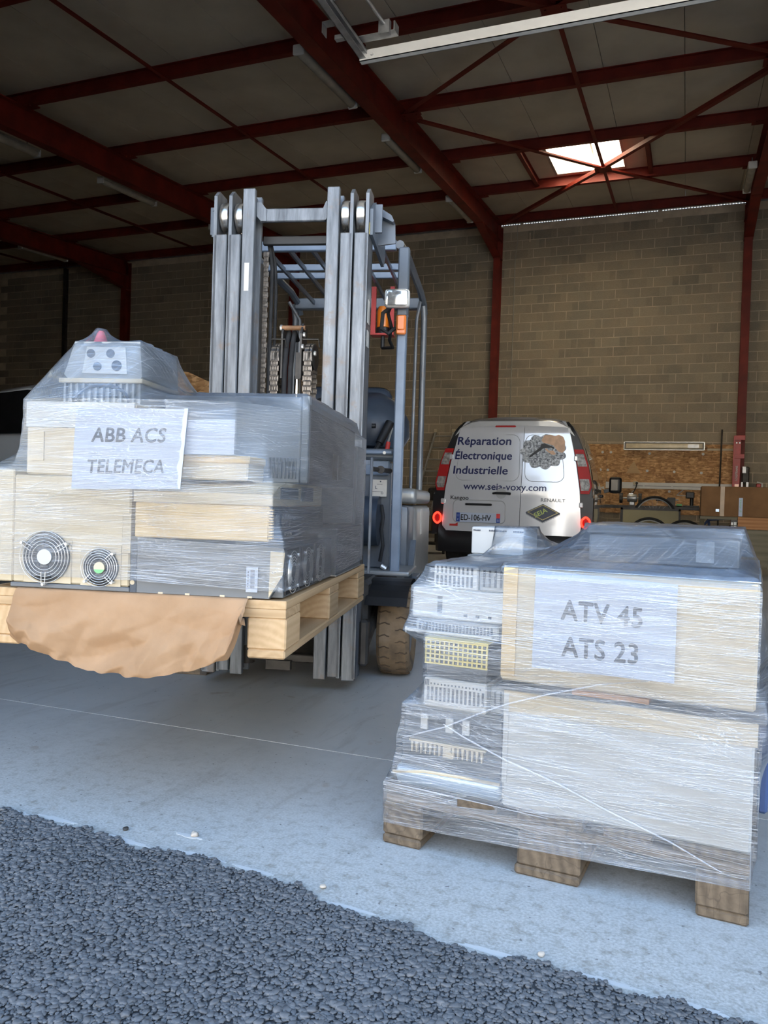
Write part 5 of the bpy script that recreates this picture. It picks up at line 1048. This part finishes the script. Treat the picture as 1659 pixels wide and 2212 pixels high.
# printed cloud of circuit boards with a hand
def cloud(cx, cz, R, nb, seed):
    rr_ = random.Random(seed); P = []
    for k_ in range(120):
        a = 2*math.pi*k_/120; q = abs(math.sin(a*nb/2)); P.append((cx+R[0]*(.86+.15*q)*math.cos(a), cz+R[1]*(.84+.17*q)*math.sin(a)))
    return MB().prism(P, 'y', -.0006, .0006)
_ds = decal
def decal(name, mb, mat, parent, z_off=.0565, smooth=False):
    return _ds(name, mb.warp(lambda c: (c[0]-.085, c[1], c[2]+.11)), mat, parent, z_off, smooth)
cl = decal('printed_cloud', cloud(.435, 1.32, (.26, .20), 11, 1), MT['pcb'], None)
tr_ = MB(); rr = random.Random(12)
for q in range(130):
    x, z = rr.uniform(.20, .66), rr.uniform(1.15, 1.50)
    if ((x-.435)/.23)**2+((z-1.32)/.17)**2 < 1: w, h = (rr.uniform(.006, .03), rr.uniform(.003, .012)) if rr.random() < .5 else (rr.uniform(.003, .01), rr.uniform(.01, .03)); tr_.box(x, x+w, -.0006, .0006, z, z+h)
decal('circuit_pattern', tr_, MT['ink'], cl, .0575)['kind'] = 'stuff'
hd = MB().prism([(.41, 1.45), (.44, 1.505), (.50, 1.515), (.56, 1.50), (.60, 1.515), (.65, 1.49), (.672, 1.44), (.672, 1.33), (.64, 1.31), (.60, 1.325), (.545, 1.39), (.50, 1.405), (.46, 1.415), (.425, 1.425)], 'y', -.0006, .0006)
decal('printed_hand', hd, MT['skin'], cl, .0585)
fg = MB()
for pts in ([(.47, 1.36), (.50, 1.33), (.545, 1.335), (.575, 1.30), (.56, 1.285), (.53, 1.29), (.49, 1.315), (.455, 1.345)],): fg.prism(pts, 'y', -.0006, .0006)
decal('printed_fingers', fg, MT['skin'], cl, .0595)
tw = MB().prism([(.41, 1.405), (.445, 1.415), (.55, 1.375), (.56, 1.35), (.52, 1.365), (.44, 1.36), (.30, 1.255), (.275, 1.25), (.29, 1.275), (.40, 1.37)], 'y', -.0006, .0006); decal('printed_tweezers', tw, MT['black'], cl, .0590)
CX, CZ = .375, .745
def decal(name, mb, mat, parent, z_off=.0565, smooth=False):
    return _ds(name, mb.warp(lambda c: (CX+(c[0]-CX)*.84, c[1], CZ+(c[2]-CZ)*.84)), mat, parent, z_off, smooth)
# printed chip emblem
C0 = (.375, .745)
def dia(a, b_, dz=0): return [(C0[0]-a, C0[1]+dz), (C0[0], C0[1]+b_+dz), (C0[0]+a, C0[1]+dz), (C0[0], C0[1]-b_+dz)]
pn = MB()
for q in range(17):
    s_ = (q+.5)/17; x, z = C0[0]-.225*(1-s_), C0[1]-.115*s_; pn.prism([(x, z), (x+.006, z-.003), (x+.006, z-.034), (x, z-.030)], 'y', -.0005, .0005)
    x, z = C0[0]+.225*(1-s_), C0[1]-.115*s_; pn.prism([(x, z), (x+.006, z+.003), (x+.006, z-.030), (x, z-.034)], 'y', -.0005, .0005)
ce_ = decal('chip_emblem', MB().prism([(C0[0]-.225, C0[1]), (C0[0], C0[1]+.115), (C0[0]+.225, C0[1]), (C0[0]+.225, C0[1]-.018), (C0[0], C0[1]-.133), (C0[0]-.225, C0[1]-.018)], 'y', -.0005, .0005), MT['ink'], None)
decal('chip_pins', pn, MT['ink'], ce_)['kind'] = 'stuff'
decal('chip_border', MB().prism(dia(.205, .104), 'y', -.0005, .0005), MT['goldp'], ce_, .0572); decal('chip_face', MB().prism(dia(.188, .095), 'y', -.0005, .0005), MT['ink'], ce_, .0579)
m = MB().text('SEIA', .13, 0, 0, 0, sx=.85, bold=.02)
m.warp(lambda c: (C0[0]-.118+c[0]*.78-c[2]*.30+.02, c[1], C0[1]-.075+c[0]*.42+c[2]*.62)); decal('chip_lettering', m, MT['limep'], ce_, .0586)
decal = _ds
# sides: glass, mirror, handle, wheels
for s_ in (-1, 1):
    def sg(y0, y1, z0, z1):
        return MB().grid(lambda a, t: (s_*(lerp(HW, (z0+(z1-z0)*t))+.004), y0+(y1-y0)*a+(.10*t if y0 < .5 else -.18*t if y1 > 2.5 else 0), z0+(z1-z0)*t), 6, 6)
    van.part('side_window', sg(.45, 1.45, 1.10, 1.52), MT['vang'], smooth=True); van.part('front_window', sg(1.75, 2.75, 1.08, 1.52), MT['glassd'], smooth=True)
    van.part('side_rail', MB().tube([(s_*.885, .5, 1.03), (s_*.89, 1.6, 1.03)], .016, 6), MT['black'])
    van.part('door_pull', MB().box(s_*.90-.02, s_*.90+.02, 1.75, 1.92, .95, .99, .01), MT['black'])
    mi = van.part('wing_mirror', MB().box(min(s_*.95, s_*1.12), max(s_*.95, s_*1.12), 2.62, 2.80, 1.03, 1.26, .045, seg=3).bar((s_*.88, 2.72, 1.05), (s_*.97, 2.72, 1.08), .10, .05), MT['black'], smooth=True)
    van.part('mirror_glass', MB().box(min(s_*.975, s_*1.075), max(s_*.975, s_*1.075), 2.612, 2.622, 1.065, 1.225, .004), MT['mirror'], mi)
    for y in (.78, 3.45):
        w = van.part('tyre', MB().lathe([(.19, 0), (.27, .0), (.305, .03), (.312, .07), (.312, .14), (.305, .18), (.27, .205), (.19, .205)], (s_*.775-.1025, y, .312), (1, 0, 0), 36), MT['rubber'], smooth=True)
        van.part('hub_cap', MB().lathe([(.01, -.01), (.10, -.005), (.18, .01), (.19, .03), (.19, .18), (.01, .20)], (s_*.775-.1025, y, .312), (1, 0, 0), 28), MT['galv'], w, smooth=True)
van.part('underbody', MB().box(-.72, .72, .25, 3.9, .22, .34), MT['black'])

# ================================================================== WHITE CAR behind the raised load
Cc = Frame(-5.75, 5.3, math.radians(4))
car = T('car', 'white car with dark side window, cut by the left picture edge', 'car', Cc, (-.6, .8, 0))
top_ = [(-2.4, .75), (-2.2, .98), (-1.5, 1.08), (-.7, 1.66), (.2, 1.79), (.66, 1.74), (.98, 1.62), (1.30, 1.34), (1.38, .80)]
def car_body(y0, y1, inset):
    m = MB(); up = [(x, z) for x, z in top_]; lo = [(1.36, .35), (-2.38, .35)]
    return m.prism(up+lo, 'y', y0, y1)
m = MB()
ys = [0, .06, .22, .8, 1.38, 1.54, 1.60]; ins = [.10, .02, 0, 0, 0, .02, .10]
rings = []
for y, q in zip(ys, ins): rings.append([m.bm.verts.new((x*(1-.02*(q > .05)), y+(max(0, z-1.15)*.28*(1 if y < .8 else -1) if y != .8 else 0), z-(q*.5 if z > .9 else -q*.4))) for x, z in top_+[(1.36, .35), (-2.38, .35)]])
for a, b_ in zip(rings, rings[1:]):
    for i in range(len(a)): m.bm.faces.new((a[i], a[(i+1) % len(a)], b_[(i+1) % len(a)], b_[i]))
m.bm.faces.new(rings[0][::-1]); m.bm.faces.new(rings[-1])
car.part('body', m, MT['carw'], smooth=True)
def cwin(P): return MB().prism(P, 'y', -.02, .0).warp(lambda c: (c[0], c[1]+max(0, c[2]-1.15)*.285+.012, c[2]))
car.part('side_window', cwin([(-1.25, 1.31), (-.68, 1.60), (-.30, 1.67), (-.30, 1.31)]), MT['glassd']); car.part('side_window', cwin([(-.22, 1.31), (-.22, 1.68), (.2, 1.72), (.62, 1.68), (.92, 1.56), (1.10, 1.33)]), MT['glassd'])
car.part('door_seam', MB().tube([(-.26, .02, .45), (-.26, .012, 1.0), (-.25, .02, 1.05)], .005, 4).tube([(.30, .02, .95), (.46, .018, .90), (.50, .02, .70), (.48, .03, .45)], .005, 4), MT['black'])
car.part('door_handle', MB().box(.08, .24, -.015, .02, .90, .93, .008), MT['carw'])
for x in (-1.6, .85):
    for y in (.02, 1.40):
        w = car.part('tyre', MB().lathe([(.18, 0), (.28, 0), (.31, .03), (.31, .15), (.28, .18), (.18, .18)], (x, y, .31), (0, 1, 0), 30), MT['rubber'], smooth=True); car.part('hub_cap', MB().lathe([(.02, -.005), (.17, .0), (.18, .02), (.18, .16), (.02, .17)], (x, y, .31), (0, 1, 0), 20), MT['galv'], w)
t = T('osb_sheet', 'orange brown chipboard sheet standing left of the mast', 'board', W, (-4.2, 6.0, 0)); t.part('board', MB().prism([(-4.33, 0), (-3.86, 0), (-3.86, 1.775), (-4.22, 1.925), (-4.33, 1.94)], 'y', 6.0, 6.022), MT['osb']); t.part('board_stay', MB().bar((-4.3, 6.6, .02), (-4.3, 6.03, 1.5), .05, .05), MT['plank'])
# ================================================================== BACK OF THE HALL
Y0 = 17.10
for x0, x1, lb in ((-2.75, -1.552, 'brown chipboard panel on the block wall beside the van mirror'), (-1.548, .93, 'wide brown chipboard panel under the wall strip lamp')):
    t = T('chipboard_sheet', lb, 'wall panel', W, ((x0+x1)/2, 17.11, .72)); t.part('board', MB().box(x0, x1, 17.105, 17.125, .72, 2.155), MT['osb'])
    m = MB()
    pts = [(-1.64, 1.985), (-1.47, 1.985), (-1.67, 1.615), (-1.52, 1.615), (-.70, 1.965), (.325, 1.96), (-.735, 1.605), (-.21, 1.595), (.305, 1.58), (-1.53, 1.19), (-.29, 1.19)]
    for x, z in pts:
        if x0 < x < x1: m.lathe([(.020, -.006), (.028, -.003), (.028, 0)], (x, 17.105, z), (0, 1, 0), 10)
    t.part('screw_caps', m, MT['white'])
t = T('strip_lamp', 'long strip lamp fixed level on the chipboard wall panel', 'light fixture', W, (-.43, 17.05, 2.04)); t.part('housing', MB().box(-1.20, .345, 17.06, 17.104, 2.035, 2.20, .01), MT['dull']); t.part('lamp_cover', MB().box(-1.17, .31, 17.01, 17.06, 2.065, 2.165, .02, seg=2), MT['tubelit'], smooth=True)
m = MB(); m.box(-1.205, .35, 17.005, 17.06, 2.19, 2.20); m.box(-1.205, .35, 17.005, 17.06, 2.03, 2.04); m.box(-1.21, -1.195, 17.005, 17.06, 2.03, 2.20); m.box(.335, .35, 17.005, 17.06, 2.03, 2.20); t.part('lamp_frame', m, MT['alu'])
t.part('ballast', MB().box(.03, .24, 17.0, 17.012, 2.075, 2.15), MT['galv']); t.part('end_gland', MB().cyl((.35, 17.05, 2.09), (.40, 17.05, 2.09), .02), MT['rusty'])
t = T('batten', 'pale wooden batten between the strip lamp and red post', 'batten', W, (.63, 17.08, 2.03)); t.part('strip', MB().box(.40, .93, 17.085, 17.1045, 2.03, 2.075, .002), MT['cream'])
t = T('cable_trunking', 'long grey cable trunking along the chipboard wall panel', 'trunking', W, (-.3, 17.06, 1.25)); t.part('duct', MB().box(-1.55, .95, 17.05, 17.1045, 1.235, 1.365, .004), MT['white']); t.part('duct_lid', MB().box(-1.0, .45, 17.044, 17.05, 1.29, 1.297), MT['ink']); t.part('duct_caps', MB().cyl((-.79, 17.04, 1.285), (-.79, 17.05, 1.285), .02).cyl((-.24, 17.04, 1.285), (-.24, 17.05, 1.285), .02), MT['white'])
so = T('power_socket', 'wall socket with a black plug on the grey trunking', 'socket', W, (-.95, 17.03, 1.32)); so.part('socket_plate', MB().box(-1.0, -.905, 17.03, 17.0495, 1.315, 1.385, .005), MT['cream']); so.part('plug', MB().cyl((-.925, 16.985, 1.345), (-.925, 17.03, 1.345), .026), MT['black'])
solo('power_cable', 'black cord sagging from the wall socket to the bench grinder', 'cord', W, (-.95, 16.0, .95), MB().tube([(-.925, 16.98, 1.335), (-.93, 16.9, 1.26), (-.96, 16.5, 1.14), (-.92, 15.4, 1.05), (-.86, 14.7, 1.0), (-.85, 14.42, .90), (-.85, 14.40, .885)], .011, 6), MT['rubber'], smooth=True)
solo('wood_offcut', 'pale triangular wood offcut fixed to the chipboard panel', 'wood offcut', W, (-1.0, 17.09, 1.54), MB().prism([(-1.15, 1.555), (-.86, 1.55), (-.90, 1.61), (-1.0, 1.80), (-1.05, 1.74)], 'y', 17.085, 17.104), MT['palex'])
solo('rag_hook', 'dark block on top of the grey trunking', 'hook', W, (-.29, 17.06, 1.366), MB().box(-.37, -.18, 17.05, 17.10, 1.3665, 1.41, .008), MT['rusty'])
solo('steel_rod', 'thin dark rod standing upright before the chipboard panel', 'rod', W, (.66, 16.6, 0), MB().cyl((.615, 16.4, 0), (.655, 16.95, 2.44), .016, n=8), MT['dark'])
t = T('lift_post', 'red steel post with upright lettering beside the chipboard panel', 'post', W, (.94, 16.85, 0))
t.part('column', MB().box(.865, 1.0, 16.80, 16.86, 0, 2.30, .004).box(.865, .885, 16.74, 16.80, 0, 2.30), MT['redpaint'])
t.part('top_lug', MB().box(.885, 1.07, 16.76, 16.80, 2.215, 2.31, .004), MT['redpaint']); t.part('lug', MB().box(.885, 1.065, 16.76, 16.80, 1.86, 1.945, .004), MT['redpaint']); t.part('bolts', MB().cyl((.92, 16.79, 2.165), (.92, 16.80, 2.165), .013, n=8).cyl((.975, 16.79, 2.165), (.975, 16.80, 2.165), .013, n=8), MT['alu'])
m = MB().text('LOGITRANS', .052, 0, 0, 0, bold=.02); m.warp(lambda c: (.955-c[2], 16.7985+c[1]*.3, 1.43+c[0]*1.02)); t.part('lettering', m, MT['white'])
t.part('warning_sticker', MB().box(.91, .985, 16.798, 16.80, 1.28, 1.36), MT['orange'])
t = T('pump_unit', 'dark electric box beside the red post', 'motor', W, (1.10, 16.7, 0)); t.part('motor_body', MB().box(1.03, 1.16, 16.70, 16.85, 1.38, 1.70, .02), MT['dark']); t.part('terminal_box', MB().box(1.03, 1.10, 16.67, 16.70, 1.57, 1.70, .005), MT['galv']); t.part('pump_leg', MB().box(1.02, 1.05, 16.7, 16.74, 0, 1.40).box(1.11, 1.15, 16.7, 16.74, 0, 1.40), MT['galv'])
t = T('pipe_stub', 'white bent pipe end showing over the cardboard box', 'pipe', W, (1.4, 16.6, 0)); t.part('elbow', MB().tube([(1.29, 16.6, 1.40), (1.38, 16.6, 1.375), (1.385, 16.6, 1.2), (1.385, 16.6, 0)], .017, 8), MT['white'], smooth=True); t.part('valve', MB().box(1.28, 1.36, 16.59, 16.65, 1.30, 1.37, .01), MT['redpaint'])
# workbench with what stands on it
t = T('workbench', 'dark workbench along the back wall under the chipboard', 'workbench', W, (-.5, 14.6, 0)); t.part('bench_top', MB().box(-1.75, 1.6, 14.1, 14.9, .82, .875, .004), MT['dark'])
for x in (-1.68, -.1, 1.5):
    for y in (14.15, 14.82): t.part('leg', MB().box(x-.03, x+.03, y-.03, y+.03, 0, .82), MT['dark'])
t.part('shelf', MB().box(-1.7, 1.55, 14.2, 14.85, .30, .33), MT['dark'])
t = T('bench_grinder', 'grey bench grinder on the dark workbench', 'grinder', W, (-.84, 14.3, .875))
t.part('motor', MB().lathe([(.02, 0), (.06, .005), (.072, .03), (.072, .14), (.06, .165), (.02, .17)], (-.93, 14.3, 1.0), (1, 0, 0), 20).box(-.89, -.80, 14.24, 14.36, .876, .94, .01), MT['galv'], smooth=True)
for x in (-1.03, -.715): t.part('wheel_guard', MB().lathe([(.02, 0), (.085, 0), (.085, .05), (.02, .05)], (x-.025, 14.3, .995), (1, 0, 0), 22).box(x-.03, x+.03, 14.25, 14.35, 1.05, 1.085, .004), MT['dark'])
t.part('shaft', MB().cyl((-1.03, 14.3, 1.0), (-.715, 14.3, 1.0), .015), MT['galv']); t.part('lamp_stalk', MB().tube([(-.86, 14.3, 1.07), (-.85, 14.3, 1.12), (-.82, 14.28, 1.13)], .008, 6).box(-.90, -.83, 14.27, 14.33, 1.065, 1.085), MT['alu'])
t = T('bench_vice', 'black bench vice on the workbench right of the wheel', 'vice', W, (-.25, 14.3, .875)); t.part('vice_body', MB().prism([(-.45, .99), (-.28, 1.0), (-.26, 1.03), (-.14, 1.03), (-.14, .88), (-.24, .88), (-.24, .955), (-.45, .965)], 'y', 14.25, 14.36), MT['dark']); t.part('vice_base', MB().lathe([(.07, 0), (.05, .02), (.04, .08)], (-.19, 14.3, .876), (0, 0, 1), 16), MT['dark']); t.part('vice_screw', MB().cyl((-.14, 14.3, .99), (-.09, 14.3, .99), .012), MT['galv'])
def wheel(t, c, R, n_sp=20, axis=(0, 1, 0), tw=.02):
    c = Vector(c); ax = Vector(axis).normalized(); a = ax.orthogonal().normalized(); b_ = ax.cross(a); ring = lambda r: [c+a*r*math.cos(q)+b_*r*math.sin(q) for q in np.linspace(0, 2*math.pi, 48, endpoint=False)]
    w = t.part('wheel_tyre', MB().tube(ring(R), tw, 8, True), MT['rubber'], smooth=True)
    t.part('wheel_rim', MB().tube(ring(R-tw*1.5), tw*.6, 6, True), MT['alu'], w, smooth=True)
    m = MB()
    for k_ in range(n_sp): q = 2*math.pi*k_/n_sp; m.cyl(c+ax*.025*(1 if k_ % 2 else -1), c+(a*math.cos(q)+b_*math.sin(q))*(R-tw*1.4), .0018, n=4)
    m.cyl(c-ax*.03, c+ax*.03, .025, n=10); t.part('spokes', m, MT['galv'], w)
t = T('spare_bike_hoop', 'loose bicycle wheel behind the beige board', 'wheel', W, (-.46, 13.98, 0)); wheel(t, (-.46, 13.98, .70), .325)
t.part('axle_stand', MB().box(-.50, -.42, 13.95, 14.02, 0, .70), MT['dark'])
t = T('spare_bike_hoop', 'bicycle wheel leaning in front of the beige board', 'wheel', W, (-.50, 13.3, 0)); wheel(t, (-.51, 13.35, .345), .325, axis=(0, 1, .06))
t = T('cabinet_board', 'beige framed board standing before the workbench', 'board', W, (-.5, 13.6, 0)); t.part('board', MB().box(-.94, -.075, 13.58, 13.60, .05, .80), MT['sand']); m = MB(); m.box(-.98, -.94, 13.57, 13.63, 0, .835); m.box(-.075, -.045, 13.57, 13.63, 0, .835); m.box(-.98, -.045, 13.57, 13.63, .80, .835); t.part('board_frame', m, MT['dark'])
# bicycle in the clutter
by = 13.2; t = T('bicycle', 'blue and silver bicycle half hidden behind the wrapped floor load', 'bicycle', W, (.45, by, 0))
wheel(t, (.02, by, .335), .315); wheel(t, (.86, by, .335), .315)
t.part('bike_frame', MB().tube([(.08, by, .30), (.36, by, .68)], .018, 8).tube([(.36, by, .68), (.80, by, .74)], .02, 8).tube([(.36, by, .68), (.44, by, .28)], .02, 8), MT['blue'], smooth=True); t.part('fork_tube', MB().tube([(.86, by, .335), (.78, by, .85)], .017, 8).tube([(.44, by, .28), (.79, by, .70)], .02, 8).tube([(.02, by, .335), (.44, by, .28)], .012, 6), MT['alu'], smooth=True)
t.part('saddle', MB().box(.22, .44, by-.06, by+.06, .80, .86, .025, seg=2).cyl((.36, by, .68), (.33, by, .82), .014), MT['black'], smooth=True); t.part('handlebar', MB().tube([(.70, by-.28, .93), (.74, by-.2, .95), (.78, by, .93), (.74, by+.2, .95), (.70, by+.28, .93)], .013, 8).tube([(.78, by, .84), (.78, by, .93)], .014, 8), MT['alu'], smooth=True); t.part('crank', MB().lathe([(.01, 0), (.09, 0), (.09, .006), (.01, .006)], (.44, by-.03, .28), (0, 1, 0), 22).bar((.44, by-.05, .28), (.52, by-.05, .16), .02, .012), MT['dark'])
t = T('drill_press', 'black machine with a lever left of the cardboard box', 'machine', W, (.10, 14.25, .875)); t.part('machine_head', MB().box(.02, .16, 14.2, 14.4, 1.02, 1.13, .015).cyl((.12, 14.3, .88), (.12, 14.3, 1.05), .03), MT['black']); t.part('machine_base', MB().box(-.02, .24, 14.18, 14.42, .876, .90, .005), MT['black']); t.part('feed_lever', MB().tube([(.02, 14.2, 1.06), (-.12, 14.15, 1.07), (-.02, 14.12, 1.16)], .010, 6), MT['alu'])
t = T('tool_tray', 'turquoise tray among tools on the workbench', 'tray', W, (-.0, 14.2, .875)); t.part('tray_floor', MB().box(-.12, -.03, 14.12, 14.3, .876, .89), MT['silver']); t.part('tray_side', MB().box(-.12, -.03, 14.12, 14.13, .876, .92), MT['green'])
# cardboard box on a timber crate
t = T('wooden_crate', 'timber crate carrying the brown cardboard box', 'crate', W, (1.1, 11.3, 0))
t.part('top_plank', MB().box(.65, 1.9, 11.0, 11.04, .60, .755, .003), MT['plank']); t.part('front_board', MB().box(.66, 1.9, 11.01, 11.04, .12, .598, .003), MT['ply']); t.part('crate_top', MB().box(.20, 1.9, 11.041, 11.75, .715, .755), MT['ply'])
for x in (.24, 1.85): t.part('post', MB().box(x-.03, x+.03, 11.68, 11.74, 0, .715), MT['ply'])
t.part('post', MB().box(.70, .76, 11.041, 11.1, 0, .715), MT['ply'])
t = T('carton', 'wide brown cardboard box on the timber crate by the wall', 'box', W, (.85, 11.35, .756))
t.part('carton_body', MB().box(.205, 1.55, 11.0, 11.7, .7565, 1.142, .004), MT['card']); t.part('carton_tape', MB().box(.435, .485, 10.9985, 10.9998, .76, 1.14), MT['tape']); t.part('carton_edge', MB().box(.428, .434, 10.9975, 10.9998, .758, 1.14), MT['card'])
st = t.part('side_label', MB().box(.655, .70, 10.998, 10.9996, .765, 1.0), MT['paper']); m = MB().text('Velay 2', .048, 0, 0, 0, shear=.3); m.warp(lambda c: (.668+c[2]*.6, 10.9978+c[1], .985-c[0]*1.15)); t.part('label_print', m, MT['green'], st)
t.part('small_sticker', MB().box(.385, .425, 10.998, 10.9996, .815, .85), MT['silver'])
t = T('binder_stack', 'narrow white slotted rail beside the timber crate', 'rail', W, (.62, 11.02, 0)); m = MB().box(.57, .64, 11.02, 11.05, 0, .7145)
t.part('rail_bar', m, MT['dark']); m = MB()
for k_ in range(10): m.box(.572, .595, 11.012, 11.0195, .20+k_*.05, .235+k_*.05); m.box(.605, .638, 11.012, 11.0195, .20+k_*.05, .24+k_*.05)
t.part('slots', m, MT['white'])
# ladder and cartons left of the van
t = T('ladder', 'aluminium ladder leaning on the block wall left of the van', 'ladder', W, (-5.1, 16.8, 0)); L0, L1 = (-5.75, 15.9), (-5.35, 17.02)
for dx in (0, .42): t.part('stile', MB().bar((-5.65+dx, 16.1, 0), (-5.30+dx, 17.03, 2.42), .03, .06, (0, 1, 0)), MT['alu']); t.part('end_cap', MB().box(-5.335+dx, -5.265+dx, 16.98, 17.08, 2.40, 2.47, .005), MT['cream'])
for k_ in range(9): q = (k_+.6)/9; t.part('rung', MB().cyl((-5.65+.35*q, 16.1+.93*q, 2.42*q), (-5.23+.35*q, 16.1+.93*q, 2.42*q), .014, n=8), MT['alu'])
t = T('carton', 'small brown carton between the forklift and the van', 'box', W, (-3.78, 12.0, .36)); t.part('carton_body', MB().box(-3.95, -3.62, 12.0, 12.3, .361, .60, .004), MT['card']); t.part('carton_tape', MB().box(-3.80, -3.765, 11.9985, 11.9998, .365, .598), MT['tape'])
t = T('shelf_stand', 'low dark stand under the small brown carton', 'stand', W, (-3.8, 12.2, 0)); t.part('stand_top', MB().box(-4.15, -3.5, 11.95, 12.45, .32, .36), MT['dark'])
for x in (-4.1, -3.55): t.part('leg', MB().box(x-.02, x+.02, 12.0, 12.04, 0, .32).box(x-.02, x+.02, 12.38, 12.42, 0, .32), MT['dark'])
t = T('pillar_drill', 'dark machine standing left of the van by the wall', 'machine', W, (-4.45, 14.6, 0)); t.part('machine_column', MB().cyl((-4.45, 14.6, 0), (-4.45, 14.6, .95), .05), MT['dark']); t.part('machine_head', MB().box(-4.62, -4.28, 14.45, 14.8, .85, 1.10, .03), MT['dark']); t.part('feed_wheel', MB().tube([(-4.40+.09*math.cos(q), 14.43, .95+.09*math.sin(q)) for q in np.linspace(0, 6.283, 20, endpoint=False)], .012, 6, True), MT['galv']); t.part('machine_foot', MB().box(-4.65, -4.25, 14.4, 14.8, 0, .05, .01), MT['dark'])
